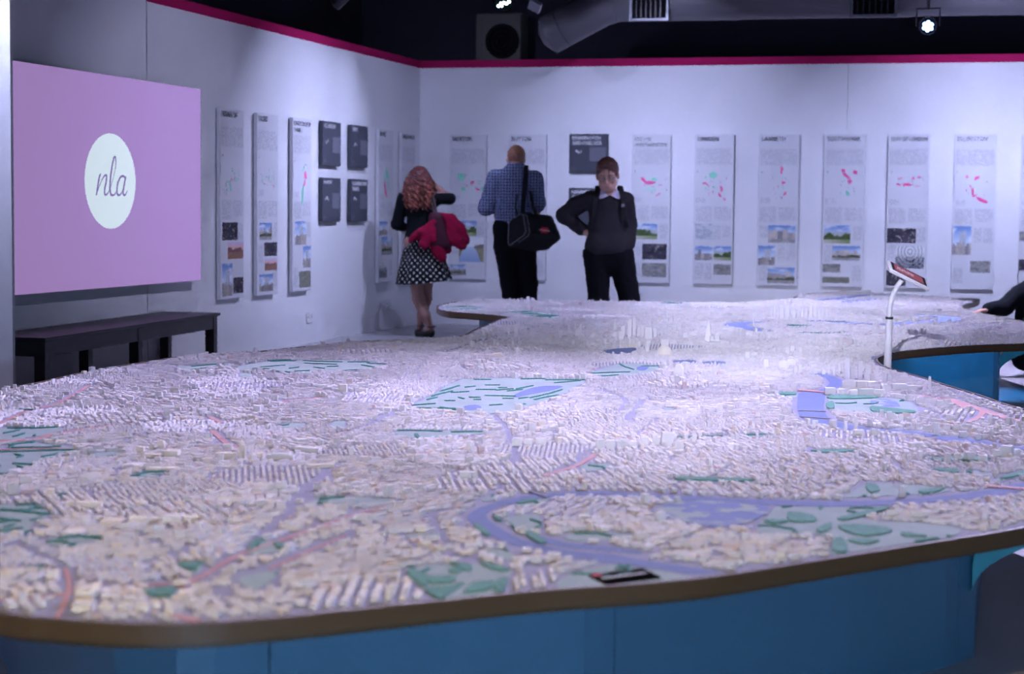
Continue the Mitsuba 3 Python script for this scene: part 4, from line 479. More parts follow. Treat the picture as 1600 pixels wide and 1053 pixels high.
for a, b in zip(marks[:-1], marks[1:]):
    if b - a < .02: continue
    s0, s1 = (start + a + .002) % ln, (start + b - .002) % ln
    seg = substring(ring, s0, s1) if s0 < s1 else LineString(list(substring(ring, s0, ln).coords) + list(substring(ring, 0, s1).coords)[1:])
    put(extrude(seg.buffer(.009, cap_style='flat', join_style='mitre'), ZT - .046, 0), 'm_plinth', 'plinth_panel', city)
put(extrude(base.buffer(-.03), .40, .02), 'm_black', 'plinth_core', city)
def bracket(y):
    """Arched arm that carries the overhang from the end of the plinth."""
    a = np.linspace(0, math.pi / 2, 14)
    lo = [(-.09 + .70 * (1 - math.cos(t)), .19 + .225 * math.sin(t)) for t in a]
    poly = Polygon([(-.09, .19)] + lo + [(.75, .434), (.25, .434)] + [(-.09 + .34 * (1 - math.cos(t)), .27 + .164 * math.sin(t)) for t in a[::-1]]).buffer(0)
    m = extrude(poly, .05); m.apply_transform(np.array([[1, 0, 0, 0], [0, 0, -1, y], [0, 1, 0, 0], [0, 0, 0, 1.0]])); return m
for y in (5.20, 12.30): put(bracket(y), 'm_bracket', 'bracket', city, label='teal arched bracket under the overhang')

def poly_of(pts):
    g = Polygon(pts).buffer(0).intersection(SURF.buffer(-.004))
    return g
rivers = [poly_of(closed_curve(r, 3)) if i not in (4, 5, 6) else poly_of(r) for i, r in enumerate(RIVERS)]
for g in rivers:
    if not g.is_empty: put(extrude(g, .0014, ZT - .0012), 'm_water', 'river', city)
parks = [poly_of(closed_curve(p, 2)) for p in PARKS]
lakes = [poly_of(closed_curve(p, 4)) for p in LAKES]
riv_all = unary_union(rivers)
for g in parks:
    g = g.difference(riv_all)
    if not g.is_empty: put(extrude(g, .0018, ZT - .0008), 'm_park', 'park', city)
for i, g in enumerate(lakes):
    if not g.is_empty: put(extrude(g, .0012, ZT + .0003), 'm_marsh' if i in (5, 7) else 'm_water', 'lake', city)
for p in WOODS:
    g = poly_of(closed_curve(p, 4))
    if g.is_empty: continue
    q = np.array(g.centroid.coords[0]); h = .005
    m = extrude(g.buffer(-.0005), h, ZT + .0002); put(m, 'm_wood', 'woodland', city)
HB = []
for l in HEDGES:
    w = .0042 + .0000 * len(l)
    c = np.array(l); d = np.linalg.norm(c[0] - c[-1])
    if len(c) == 2: c = np.array([c[0], (c[0] + c[1]) / 2 + rng.normal(0, .03 * d, 2), c[1]])
    g = LineString(curve(c, 9)).buffer(w * (1 + .5 * rng.random()), quad_segs=2).intersection(SURF)
    HB.append(g)
for pk in parks[6:]:                                    # hedges of the smaller parks
    if pk.is_empty: continue
    x0, y0, x1, y1 = pk.bounds
    for _ in range(int(min(7, 1 + pk.area * 60))):
        a = np.array([rng.uniform(x0, x1), rng.uniform(y0, y1)]); th = rng.uniform(0, 3.14); ll = rng.uniform(.04, .14)
        g = LineString([a, a + ll * .5 * np.array([math.cos(th), math.sin(th)]), a + ll * np.array([math.cos(th + .5), math.sin(th + .5)])]).buffer(.0035, quad_segs=2).intersection(pk)
        if g.area > 2e-5: HB.append(g)
for g in HB:
    if g.is_empty: continue
    put(extrude(g, .0042, ZT + .0006), 'm_hedge', 'hedge', city)
rails = [(LineString(curve(l, 6 * len(l))).buffer(w, cap_style='flat', quad_segs=2).intersection(SURF.buffer(-.01)), l, w) for l, w in RAILS]
for g, _, _ in rails: put(extrude(g, .0022, ZT - .0008), 'm_rail', 'railway', city, label='salmon pink railway strip')
bridges = [LineString(l).buffer(w, cap_style='flat').intersection(SURF.buffer(-.01)) for l, w in BRIDGES]
for i, g in enumerate(bridges):
    if not g.is_empty: put(extrude(g, .004, ZT + .0005), 'm_rail' if i < 2 else 'm_board', 'bridge', city)

# land-use raster: where small buildings may stand
RES, GX, GY = .004, -4.5, 2.8
NX, NY = int((.9 - GX) / RES), int((17.9 - GY) / RES)
img = Image.new('L', (NX, NY), 0); dw = ImageDraw.Draw(img)
def paint(g, v):
    for q in (g.geoms if hasattr(g, 'geoms') else [g]):
        if q.geom_type == 'Polygon' and not q.is_empty:
            dw.polygon([((x - GX) / RES, (y - GY) / RES) for x, y in q.exterior.coords], fill=v)
            for h in q.interiors: dw.polygon([((x - GX) / RES, (y - GY) / RES) for x, y in h.coords], fill=1 if v == 0 else 0)
paint(SURF.buffer(-.022), 1)
for g in rivers: paint(g.buffer(.014), 0)
for g in parks + lakes: paint(g.buffer(.003), 0)
for g, l, w in rails: paint(g.buffer(.004), 0)
for l in ROADS: paint(LineString(curve(l, 5 * len(l))).buffer(.0045), 0)
FREE = np.array(img, dtype=bool)
def free(x, y):
    i = np.clip(((x - GX) / RES).astype(int), 0, NX - 1); j = np.clip(((y - GY) / RES).astype(int), 0, NY - 1)
    return FREE[j, i]

# towers and large blocks, each a part
PLAQUE = Polygon([(-.825, 3.634), (-.734, 3.738), (-.68, 3.657), (-.771, 3.557)])
big = []
def tower_mesh(x, y, h, w, d, th, kind):
    c, s = math.cos(th), math.sin(th); b = []
    def slab(fx, fy, z0, z1, ox=0, oy=0, taper=1.0):
        pts = [(sx * fx * k / 2 + ox, sy * fy * k / 2 + oy, z) for z, k in ((z0, 1), (z1, taper)) for sx in (-1, 1) for sy in (-1, 1)]
        b.append(trimesh.convex.convex_hull(np.array(pts)))
    if kind == 0: slab(w, d, 0, h)
    elif kind == 1: slab(w, d, 0, h * .82); slab(w * .7, d * .7, h * .82, h)
    elif kind == 2: slab(w, d, 0, h * .35); slab(w * .6, d * .6, h * .35, h, w * .1)
    elif kind == 3: slab(w, d, 0, h, taper=.8)
    else: slab(w * .55, d, 0, h, -w * .22); slab(w * .5, d * .8, 0, h * .8, w * .25)
    m = cat(b); m.apply_transform(np.array([[c, -s, 0, x], [s, c, 0, y], [0, 0, 1, ZT - .0005], [0, 0, 0, 1.0]])); return m
for i, (x, y, h, w, cream) in enumerate(TOWERS):
    if not SURF.buffer(-.015).contains(Point(x, y)): continue
    tall = h / w
    d = w * (rng.uniform(.6, 1.0) if w < .05 else rng.uniform(.3, .5)); th = YAW + rng.normal(0, .22)
    x -= math.sin(YAW) * d / 2; y += math.cos(YAW) * d / 2
    if PLAQUE.buffer(.03).contains(Point(x, y)): continue
    kind = (0, 1, 3, 0, 4)[i % 5] if tall > 1.3 else (0, 0, 1)[i % 3]
    put(tower_mesh(x, y, h, w, d, th, kind), 'm_cream_resin' if cream else 'm_white_resin', 'tower_block', city)
    big.append((x, y, max(w, d)))
put(trimesh.convex.convex_hull(np.array([[-1.689 + sx * .021, 10.463 + sy * .021, ZT] for sx in (-1, 1) for sy in (-1, 1)] + [[-1.689 + sx * .002, 10.463 + sy * .002, ZT + .131] for sx in (-1, 1) for sy in (-1, 1)])), 'm_white_resin', 'tower_block', city, label='tall white needle tower')
put(lathe([(0, .058), (.004, .052), (.02, .047), (.034, .033), (.040, .016), (.043, .0), (0, 0)], 20).apply_translation((-1.747, 9.40, ZT)), 'm_cream_resin', 'domed_hall', city, smooth=40, label='cream domed hall')
big += [(-1.689, 10.463, .05), (-1.747, 9.40, .09)]
for x, y, w in big: paint(Point(x, y).buffer(w * .5 + .004, quad_segs=2), 0)
paint(PLAQUE.buffer(.006), 0)
FREE = np.array(img, dtype=bool)

# districts of small buildings
def in_view(x, y, pad):
    X = x * math.cos(YAW) + y * math.sin(YAW); Y = -x * math.sin(YAW) + y * math.cos(YAW)
    return np.abs(X) < 800 / FOCAL * Y + pad
seeds = []
for _ in range(9000):
    p = (rng.uniform(GX, .8), rng.uniform(2.9, 17.7)); r = .23 if p[1] < 9 else .28
    if SURF.contains(Point(p)) and all((p[0] - q[0]) ** 2 + (p[1] - q[1]) ** 2 > r * r for q in seeds): seeds.append(p)
from scipy.spatial import cKDTree
seeds = np.array(seeds); tree = cKDTree(seeds)
base_ang = rng.uniform(0, math.pi, len(seeds)); style = rng.random(len(seeds))
rows = []
for i, (sx, sy) in enumerate(seeds):
    if not in_view(sx, sy, .75): continue
    depth = -sx * math.sin(YAW) + sy * math.cos(YAW)
    th = base_ang[i]
    if -1.35 < sx < .3 and 4.6 < sy < 6.2: th = 2.02 + rng.normal(0, .08)          # the long diagonal terraces
    central = math.exp(-(((sx + 1.7) / .9) ** 2 + ((sy - 9.6) / 1.7) ** 2))
    far = depth > 11
    st = style[i]
    lod = 1.14 if depth < 5.2 else 1.0 if depth < 8 else 1.1 if depth < 11 else 1.25
    if st < .62 - .45 * central: kind, pitch, wid, l0, l1, hh = 'terrace', .0172 * lod, .0069 * lod, .010, .036, .0064
    elif st < .80: kind, pitch, wid, l0, l1, hh = 'villa', .0150 * lod, .0074 * lod, .006, .013, .0060
    else: kind, pitch, wid, l0, l1, hh = 'block', .0235 * lod, .0135 * lod, .010, .032, .0092
    if central > .25 and kind == 'block': hh *= 1.5
    cross = rng.uniform(.07, .16)
    for vi, v in enumerate(np.arange(-.46, .46, pitch)):
        vv = v + (pitch * .16 if (kind == 'terrace' and vi % 2) else 0)
        n = int(.92 / ((l0 + l1) / 2)) + 2
        ln_ = rng.uniform(l0, l1, n); gap = (1.6 if depth < 5.2 else 1.0) * rng.uniform(.0022, .005, n) + (0 if kind == 'terrace' else .002) + (rng.random(n) < .12) * .012
        u = -.46 + np.cumsum(ln_ + gap) - ln_ / 2 + rng.uniform(0, .01)
        keep = np.abs(((u + .46) % cross) - cross / 2) < cross / 2 - .006 if kind != 'block' else np.ones(n, bool)
        bow = .06 * (rng.random() - .5) if kind == 'terrace' else 0
        x = sx + u * math.cos(th) - vv * math.sin(th); y = sy + u * math.sin(th) + vv * math.cos(th)
        hgt = hh * rng.uniform(.62, 1.42, n) * (1 + (rng.random(n) < .08) * rng.uniform(.4, 1.6, n))
        w_ = wid * rng.uniform(.82, 1.12, n)
        rows.append(np.c_[x, y, ln_, w_, hgt, np.full(n, th) + rng.normal(0, .015, n), np.full(n, i), keep])
        if kind == 'terrace' and depth < 6.5:                                  # back extensions along the terrace
            m = rng.random(n) < .5; k_ = m.sum()
            if k_:
                off = wid * .8; uu = u[m] + rng.uniform(-.3, .3, k_) * ln_[m]; v2 = vv + off * (1 if vi % 2 else -1)
                rows.append(np.c_[sx + uu * math.cos(th) - v2 * math.sin(th), sy + uu * math.sin(th) + v2 * math.cos(th), rng.uniform(.004, .009, k_), np.full(k_, wid * .7), hgt[m] * .7, np.full(k_, th), np.full(k_, i), keep[m]])
BX = np.vstack(rows); BX = BX[BX[:, 7] > 0]
d2, near_seed = tree.query(BX[:, :2], k=2)
ok = (near_seed[:, 0] == BX[:, 6].astype(int)) & (d2[:, 1] - d2[:, 0] > .010)
cu, su = np.cos(BX[:, 5]), np.sin(BX[:, 5])
for a, b in ((0, 0), (-.5, -.5), (-.5, .5), (.5, -.5), (.5, .5), (.25, 0), (-.25, 0)):
    ok &= free(BX[:, 0] + a * BX[:, 2] * cu - b * BX[:, 3] * su, BX[:, 1] + a * BX[:, 2] * su + b * BX[:, 3] * cu)
ok &= in_view(BX[:, 0], BX[:, 1], .6)
BX = BX[ok]
def boxes(B):
    n = len(B); cu, su = np.cos(B[:, 5]), np.sin(B[:, 5]); V = np.zeros((n, 8, 3))
    for k, (a, b, z) in enumerate([(a, b, z) for z in (0, 1) for a, b in ((-.5, -.5), (.5, -.5), (.5, .5), (-.5, .5))]):
        V[:, k, 0] = B[:, 0] + a * B[:, 2] * cu - b * B[:, 3] * su; V[:, k, 1] = B[:, 1] + a * B[:, 2] * su + b * B[:, 3] * cu
        V[:, k, 2] = ZT - .0008 + z * (B[:, 4] + .0008)
    q = np.array([[4, 5, 6, 7], [0, 1, 5, 4], [1, 2, 6, 5], [2, 3, 7, 6], [3, 0, 4, 7]])
    f = np.vstack([q[:, [0, 1, 2]], q[:, [0, 2, 3]]])
    F = (f[None] + 8 * np.arange(n)[:, None, None]).reshape(-1, 3)
    return trimesh.Trimesh(V.reshape(-1, 3), F, process=False)
tone = rng.random(len(BX)); BC = np.array([.80, .785, .79]) * (.83 + .23 * rng.random((len(BX), 1)))
creamy = tone > np.where(BX[:, 1] < 6.5, .90, .97); BC[creamy] = np.array([.83, .77, .68]) * (.92 + .1 * rng.random((creamy.sum(), 1)))
rosy = tone < .018; BC[rosy] = np.array([.68, .56, .56])
Z = -BX[:, 0] * math.sin(YAW) + BX[:, 1] * math.cos(YAW)
size = np.sqrt(BX[:, 2] * (BX[:, 4] + BX[:, 3] * .3)) / Z
n_tower = used[f'{city}__tower_block']
single = np.argsort(-size)[:max(0, 300 - 0)]
rest = np.ones(len(BX), bool); rest[single] = False
for i in single:
    put(boxes(BX[i:i + 1]), 'm_resin', 'terraced_row', city, color=np.repeat(BC[i:i + 1], 8, 0))
put(boxes(BX[rest]), 'm_resin', 'small_buildings', city, color=np.repeat(BC[rest], 8, 0), kind='stuff')
print('buildings', len(BX), 'towers', n_tower, 'seeds', len(seeds))
# caption plaque
k = thing('caption_plaque', 'small black caption plaque near the front edge of the city model', 'plaque')
pq = np.array(PLAQUE.exterior.coords[:-1]); c0 = pq.mean(0)
put(extrude(PLAQUE.buffer(-.002).buffer(.002), .0035, ZT + .0012), 'm_black', 'plate', k)
ex, ey = (pq[1] - pq[0]), (pq[3] - pq[0])
def on_plaque(a0, a1, b0, b1): return Polygon([pq[0] + ex * a + ey * b for a, b in ((a0, b0), (a1, b0), (a1, b1), (a0, b1))])
put(extrude(on_plaque(.01, .2, .06, .22), .0006, ZT + .0047), 'm_red', 'red_stripe', k)
ws, a = [], .08
R = random.Random(3)
while a < .9:
    w = R.uniform(.05, .12); ws.append(on_plaque(a, min(a + w, .90), .42, .58)); a += w + .022
put(extrude(unary_union(ws), .0006, ZT + .0047), 'm_board_print', 'printed_line', k, kind='stuff')

# ------------------------------------------------------------------ tablet on its stand
k = thing('tablet_stand', 'white tablet on a curved pole standing in the recess of the model', 'tablet stand')
px, py = -.617, 9.56
put(lathe([(0, 0), (.12, 0), (.12, .006), (.03, .012), (.022, .03), (0, .03)], 32).apply_translation((px - .02 + .02, py, 0)), 'm_white_plastic', 'foot', k, smooth=40)
put(tube([(px, py, .02), (px, py, .45), (px + .004, py, .70)], [.020, .020, .0175], 20), 'm_white_plastic', 'pole', k, smooth=40)
put(tube([(px + .004, py, .688), (px + .004, py, .700)], .0195, 20), 'm_black_plastic', 'collar', k, smooth=40)
R3, A3 = rgt, np.array([-math.sin(YAW), math.cos(YAW), 0])
P0 = np.array([px + .004, py, .70])
put(tube(curve([P0, P0 + (0, 0, .05), P0 + R3 * .012 + (0, 0, .10), P0 + R3 * .032 + (0, 0, .15), P0 + R3 * .058 + (0, 0, .188)], 24), .0135, 16), 'm_white_plastic', 'neck', k, smooth=40)
ct = P0 + R3 * .088 + np.array([0, 0, .212])
a_ = R3 * .90 + np.array([0, 0, -.435]); b_ = A3 * .95 + R3 * .20 + np.array([0, 0, .20]); a_ /= np.linalg.norm(a_); b_ -= a_ * (a_ @ b_); b_ /= np.linalg.norm(b_); n_ = np.cross(a_, b_)
MT = np.eye(4); MT[:3, 0], MT[:3, 1], MT[:3, 2], MT[:3, 3] = a_, b_, n_, ct
put(placed(rbox(-.115, .115, -.085, .085, -.010, .010, .006), MT), 'm_white_plastic', 'tablet_case', k)
put(placed(bx(-.098, .098, -.072, .072, .010, .0108), MT), 'm_black_plastic', 'bezel', k)
put(placed(trimesh.Trimesh(flat(-.082, .082, -.062, .062, .0112), QUAD, process=False), MT), 'm_tablet_screen', 'screen', k, emitter={'type': 'area', 'radiance': rgb((.15, .045, .065)), 'sampling_weight': .01}, label='dark red lit screen')
put(placed(cat([bx(-.07, .03, .02 - i * .018, .026 - i * .018, .0112, .0116) for i in range(3)]), MT), 'm_white_ink', 'screen_lines', k)
# ------------------------------------------------------------------ people: one continuous skin each, from a blended distance field
def surface_net(F, o, h):
    ins = F < 0; nx, ny, nz = F.shape
    cnt = np.zeros((nx - 1, ny - 1, nz - 1), np.int8)
    sl = lambda a, n: slice(a, n - 1 + a)
    C8 = [(a, b, c) for a in (0, 1) for b in (0, 1) for c in (0, 1)]
    for a, b, c in C8: cnt += ins[sl(a, nx), sl(b, ny), sl(c, nz)]
    act = (cnt > 0) & (cnt < 8); I = np.argwhere(act); idx = np.full(act.shape, -1, np.int64); idx[act] = np.arange(len(I))
    vals = {c: F[I[:, 0] + c[0], I[:, 1] + c[1], I[:, 2] + c[2]] for c in C8}
    acc, w = np.zeros((len(I), 3)), np.zeros(len(I))
    for c in C8:
        for ax in range(3):
            if c[ax] == 0:
                e = list(c); e[ax] = 1; e = tuple(e); fa, fb = vals[c], vals[e]; m = (fa < 0) != (fb < 0)
                t = np.where(m, fa / np.where(m, fa - fb, 1), 0); p = np.tile(np.array(c, float), (len(I), 1)); p[:, ax] = t
                acc[m] += p[m]; w[m] += 1
    V = (I + acc / w[:, None]) * h + o; Q = []
    for ax in range(3):
        b, c = (ax + 1) % 3, (ax + 2) % 3
        lo = [slice(None)] * 3; hi = [slice(None)] * 3; lo[ax], hi[ax] = slice(0, -1), slice(1, None)
        e = np.argwhere(ins[tuple(lo)] != ins[tuple(hi)])
        e = e[(e[:, b] > 0) & (e[:, c] > 0) & (e[:, b] < F.shape[b] - 1) & (e[:, c] < F.shape[c] - 1)]
        s = ins[e[:, 0], e[:, 1], e[:, 2]]
        def cell(db, dc):
            q = e.copy(); q[:, b] -= db; q[:, c] -= dc; return idx[q[:, 0], q[:, 1], q[:, 2]]
        q = np.stack([cell(1, 1), cell(0, 1), cell(0, 0), cell(1, 0)], 1); q[~s] = q[~s][:, ::-1]; Q.append(q)
    Q = np.vstack(Q); return trimesh.Trimesh(V, np.vstack([Q[:, [0, 1, 2]], Q[:, [0, 2, 3]]]), process=False)
def cone(a, b, ra, rb=None, flat=1.0, k=None): return ('c', np.array(a, float), np.array(b, float), ra, ra if rb is None else rb, flat, k)
def ell(c, r, R=None, k=None): return ('e', np.array(c, float), np.array(r, float), np.eye(3) if R is None else R, k)
def sub(p): return ('-', p)
def chain(pts, radii, flat=1.0, k=None): return [cone(pts[i], pts[i + 1], radii[i], radii[i + 1], flat, k) for i in range(len(pts) - 1)]
def blend(prims, h=.005, k=.02, cut=None, noise_amp=0.0, noise_freq=30, grow=0.0, smooth=3, seed=0):
    lo, hi = [], []
    for p in prims:
        if p[0] == 'c': r = max(p[3], p[4]); lo.append(np.minimum(p[1], p[2]) - r); hi.append(np.maximum(p[1], p[2]) + r)
        elif p[0] == 'e': r = p[2].max(); lo.append(p[1] - r); hi.append(p[1] + r)
    lo, hi = np.min(lo, 0) - .04 - grow, np.max(hi, 0) + .04 + grow
    n = np.ceil((hi - lo) / h).astype(int) + 1; F = np.full(n, .06, np.float32)
    ax = [lo[i] + h * np.arange(n[i]) for i in range(3)]
    for p in prims:
        neg = p[0] == '-'; q = p[1] if neg else p
        r = max(q[3], q[4]) if q[0] == 'c' else q[2].max(); a = np.minimum(q[1], q[2]) if q[0] == 'c' else q[1]; b = np.maximum(q[1], q[2]) if q[0] == 'c' else q[1]
        i0 = np.clip(((a - r - .05 - lo) / h).astype(int), 0, n - 1); i1 = np.clip(((b + r + .05 - lo) / h).astype(int) + 2, 1, n)
        X, Y, Zz = np.meshgrid(*[ax[i][i0[i]:i1[i]] for i in range(3)], indexing='ij', sparse=True)
        if q[0] == 'c':
            f = q[5]; A = q[1] * (1, f, 1); D = q[2] * (1, f, 1) - A; L2 = max(D @ D, 1e-9)
            t = np.clip(((X - A[0]) * D[0] + (Y * f - A[1]) * D[1] + (Zz - A[2]) * D[2]) / L2, 0, 1)
            d = np.sqrt((X - A[0] - t * D[0]) ** 2 + (Y * f - A[1] - t * D[1]) ** 2 + (Zz - A[2] - t * D[2]) ** 2) - (q[3] + (q[4] - q[3]) * t); d = d / max(1, f ** .5); kk = q[6]
        else:
            P3 = [X - q[1][0], Y - q[1][1], Zz - q[1][2]]; R = q[3]; L_ = [P3[0] * R[0, i] + P3[1] * R[1, i] + P3[2] * R[2, i] for i in range(3)]
            k0 = np.sqrt(sum((L_[i] / q[2][i]) ** 2 for i in range(3))); k1 = np.sqrt(sum((L_[i] / q[2][i] ** 2) ** 2 for i in range(3))) + 1e-9; d = k0 * (k0 - 1) / k1; kk = q[4]
        kk = k if kk is None else kk; S = tuple(slice(i0[i], i1[i]) for i in range(3)); old = F[S]
        if neg: hh = np.maximum(kk - np.abs(old + d), 0) / kk; F[S] = np.maximum(old, -d) + hh * hh * kk * .25
        else: hh = np.maximum(kk - np.abs(old - d), 0) / kk; F[S] = np.minimum(old, d) - hh * hh * kk * .25
    F -= grow
    X, Y, Zz = np.meshgrid(*ax, indexing='ij', sparse=True)
    if cut is not None:
        for c in cut: F = np.maximum(F, c(X, Y, Zz))
    if noise_amp:
        near = np.argwhere(np.abs(F) < .02); pts = near * h + lo
        F[near[:, 0], near[:, 1], near[:, 2]] += noise_amp * (meshkit.fbm(pts * noise_freq + seed, 3) - .5) * 2
    F[0], F[-1], F[:, 0], F[:, -1], F[:, :, 0], F[:, :, -1] = [np.maximum(f, .01) for f in (F[0], F[-1], F[:, 0], F[:, -1], F[:, :, 0], F[:, :, -1])]
    m = surface_net(F, lo, h)
    if smooth: trimesh.smoothing.filter_taubin(m, iterations=smooth)
    return m
RX, RA = np.array([math.cos(YAW), math.sin(YAW), 0]), np.array([-math.sin(YAW), math.cos(YAW), 0])
def to_room(m, root):
    m = m.copy(); M = np.eye(4); M[:3, 0], M[:3, 1], M[:3, 3] = RX, RA, (*root, 0); m.apply_transform(M); return m
def rot(pitch=0, yaw=0, roll=0):
    return trimesh.transformations.euler_matrix(pitch, roll, yaw, 'sxyz')[:3, :3]
def head_prims(c, R, s=1.0, face=True):
    """Head in its own frame (x to its left in the picture, -y the face, z up), turned by R about its centre c."""
    P = lambda x, y, z: np.array(c) + R @ (np.array([x, y, z]) * s)
    pr = [ell(P(0, .012, .030), np.array([.075, .094, .088]) * s, R), ell(P(0, -.025, -.035), np.array([.058, .066, .078]) * s, R, .03), cone(P(0, -.052, -.092), P(0, -.046, -.075), .024 * s, .034 * s, k=.03),
          cone(P(-.046, -.012, -.06), P(-.03, -.05, -.088), .022 * s, .018 * s, k=.03), cone(P(.046, -.012, -.06), P(.03, -.05, -.088), .022 * s, .018 * s, k=.03)]
    if face:
        pr += [cone(P(-.045, -.066, .018), P(.045, -.066, .018), .017 * s, .017 * s, k=.02), sub(ell(P(-.031, -.098, .000), np.array([.019, .016, .012]) * s, R, .012)), sub(ell(P(.031, -.098, .000), np.array([.019, .016, .012]) * s, R, .012)),
               cone(P(0, -.084, .008), P(0, -.108, -.034), .0085 * s, .0125 * s, k=.010), ell(P(-.012, -.095, -.037), np.array([.008, .010, .007]) * s, R, .008), ell(P(.012, -.095, -.037), np.array([.008, .010, .007]) * s, R, .008),
               ell(P(-.043, -.062, -.022), np.array([.020, .022, .020]) * s, R, .02), ell(P(.043, -.062, -.022), np.array([.020, .022, .020]) * s, R, .02),
               cone(P(-.02, -.083, -.064), P(.02, -.083, -.064), .0085 * s, .0085 * s, k=.008), sub(cone(P(-.023, -.0945, -.062), P(.023, -.0945, -.062), .0022 * s, .0022 * s, k=.004))]
    for sd in (-1, 1): pr += [ell(P(sd * .077, .012, -.008), np.array([.009, .020, .033]) * s, R @ rot(0, sd * .35), .008)]
    return pr, P
def hand_prims(w, d, n, side, s=1.0, curl=.5):
    """Wrist w, direction d of the fingers, n out of the back of the hand, thumb on the given side."""
    w, d, n = np.array(w, float), np.array(d, float), np.array(n, float); d /= np.linalg.norm(d); n -= d * (n @ d); n /= np.linalg.norm(n); t = np.cross(d, n) * side
    pr = []
    for j, o in enumerate((.028, .009, -.010, -.028)):
        b = w + d * .085 * s + t * o * s; pr.append(cone(w + d * .012 * s + t * o * .6 * s, b, .015 * s, .012 * s, k=.014))
        p, ang = b, 0.0; Ls = (.042, .027, .020); f = (.95, 1.05, .98, .78)[j]
        for L_, r0, r1 in zip(Ls, (.0092, .0085, .0078), (.0085, .0078, .0065)):
            ang += curl * (.7 + .12 * j); q = p + (d * math.cos(ang) - n * math.sin(ang)) * L_ * f * s + t * (.25 * o * .12); pr.append(cone(p, q, r0 * s, r1 * s, k=.003)); p = q
    b = w + d * .025 * s + t * .026 * s; m = b + (d * .6 + t * .75 - n * .25) * .042 * s; e = m + (d * .9 + t * .25 - n * .4 * curl) * .036 * s
    pr += [cone(b, m, .014 * s, .0105 * s, k=.012), cone(m, e, .0100 * s, .0078 * s, k=.005)]
    return pr

# ---- woman with curly red hair (back to us, one hand at her head)
root = (-5.42, 16.8)
kw = thing('person', 'woman with long curly red hair in a black cardigan and polka dot skirt', 'person')
Rh = rot(.12, 0, .05)
hp, HP = head_prims((-.100, .03, 1.50), Rh @ rot(0, math.pi), .96)
SHL, ELL_, WRL = (-.255, .02, 1.325), (-.315, .05, 1.075), (-.20, .23, 1.02)
SHR, ELR, WRR = (.065, .02, 1.335), (.185, .07, 1.325), (.035, .10, 1.455)
legs = chain([(-.165, .0, .90), (-.120, -.02, .50), (-.105, .0, .36), (-.035, -.06, .20), (.012, -.08, .10)], [.085, .060, .058, .050, .030]) + chain([(-.035, .03, .90), (-.030, .08, .50), (-.035, .09, .36), (-.072, .07, .20), (-.088, .06, .10)], [.085, .058, .056, .048, .030])
feet = chain([(.015, -.085, .075), (-.04, -.05, .035), (-.095, -.01, .025)], [.028, .030, .024]) + chain([(-.088, .05, .075), (-.105, .10, .035), (-.115, .16, .025)], [.028, .030, .024])
torso = [cone((-.095, .03, 1.27), (-.092, .02, 1.05), .125, .108, 1.5), cone((-.092, .02, 1.05), (-.092, .015, .90), .108, .148, 1.35), cone((-.225, .02, 1.305), (.04, .02, 1.312), .058, .058, 1.15)]
armL = chain([SHL, ELL_, WRL], [.048, .040, .026]); armR = chain([SHR, ELR, WRR], [.048, .038, .025])
skin = hp + [cone((-.09, .03, 1.32), (-.087, .03, 1.44), .052, .05)] + torso + armL + armR + legs + feet + hand_prims(WRL, (.6, .6, .1), (0, .2, 1), -1, .9, .5) + hand_prims(WRR, (-.75, .05, .5), (.3, -.6, .6), 1, .9, .35)
put(to_room(blend(skin, .0055, .02), root), 'm_leg_skin', 'body', kw, smooth=True)
card = [p for p in torso] + chain([SHL, ELL_, (-.27, .12, 1.05)], [.050, .043, .036]) + chain([SHR, ELR, (.145, .08, 1.365)], [.050, .042, .036])
put(to_room(blend(card, .006, .025, grow=.013, noise_amp=.005, noise_freq=22, cut=[lambda X, Y, Z_: .885 - Z_ + 0 * X + 0 * Y, lambda X, Y, Z_: Z_ - 1.375 + 0 * X + 0 * Y]), root), 'm_cardigan', 'cardigan', kw, smooth=True)
def skirt_mesh():
    n, zs = 120, np.linspace(.965, .525, 16); V = []
    for s_ in (1, -1):
        for z in (zs if s_ == 1 else zs[::-1]):
            t = (.965 - z) / .44; a = np.arange(n) * 2 * np.pi / n; r = (.128 + .135 * t ** .8) * (1 + .055 * t * np.sin(a * 9 + .6) + .03 * t * np.sin(a * 5)) - (0 if s_ == 1 else .004)
            V.append(np.c_[-.085 + .03 * t + r * np.cos(a), .02 + r * .86 * np.sin(a), np.full(n, z) + .03 * t * np.cos(a - .4)])
    k_ = len(V); V = np.vstack(V); F = []
    for i in range(k_):
        for j in range(n): a0, a1, b0, b1 = i * n + j, i * n + (j + 1) % n, ((i + 1) % k_) * n + j, ((i + 1) % k_) * n + (j + 1) % n; F += [[a0, b1, a1], [a0, b0, b1]]
    return trimesh.Trimesh(V, F, process=False)
WC = np.array(root) + RX[:2] * -.07 + RA[:2] * .02
def dots(p, n, uv):
    dx, dy = p.x - float(WC[0]), p.y - float(WC[1]); ang = dr.atan2(dy, dx); t = (.965 - p.z) / .44
    u = ang * 3.34; v = p.z / .030; row = dr.floor(v); uu = u + .5 * (row - 2 * dr.floor(row / 2)); fu, fv = uu - dr.floor(uu) - .5, v - row - .5
    rr_ = dr.sqrt(dr.square(fu * .062) + dr.square(fv * .030))
    return mix((.78, .78, .80), (.006, .006, .008), smoothstep(.0085, .0108, rr_))
mat('m_polka', proc(dots), rough=.85, spec=.1)
put(to_room(skirt_mesh(), root), 'm_polka', 'skirt', kw, smooth=60, label='black skirt with white polka dots')
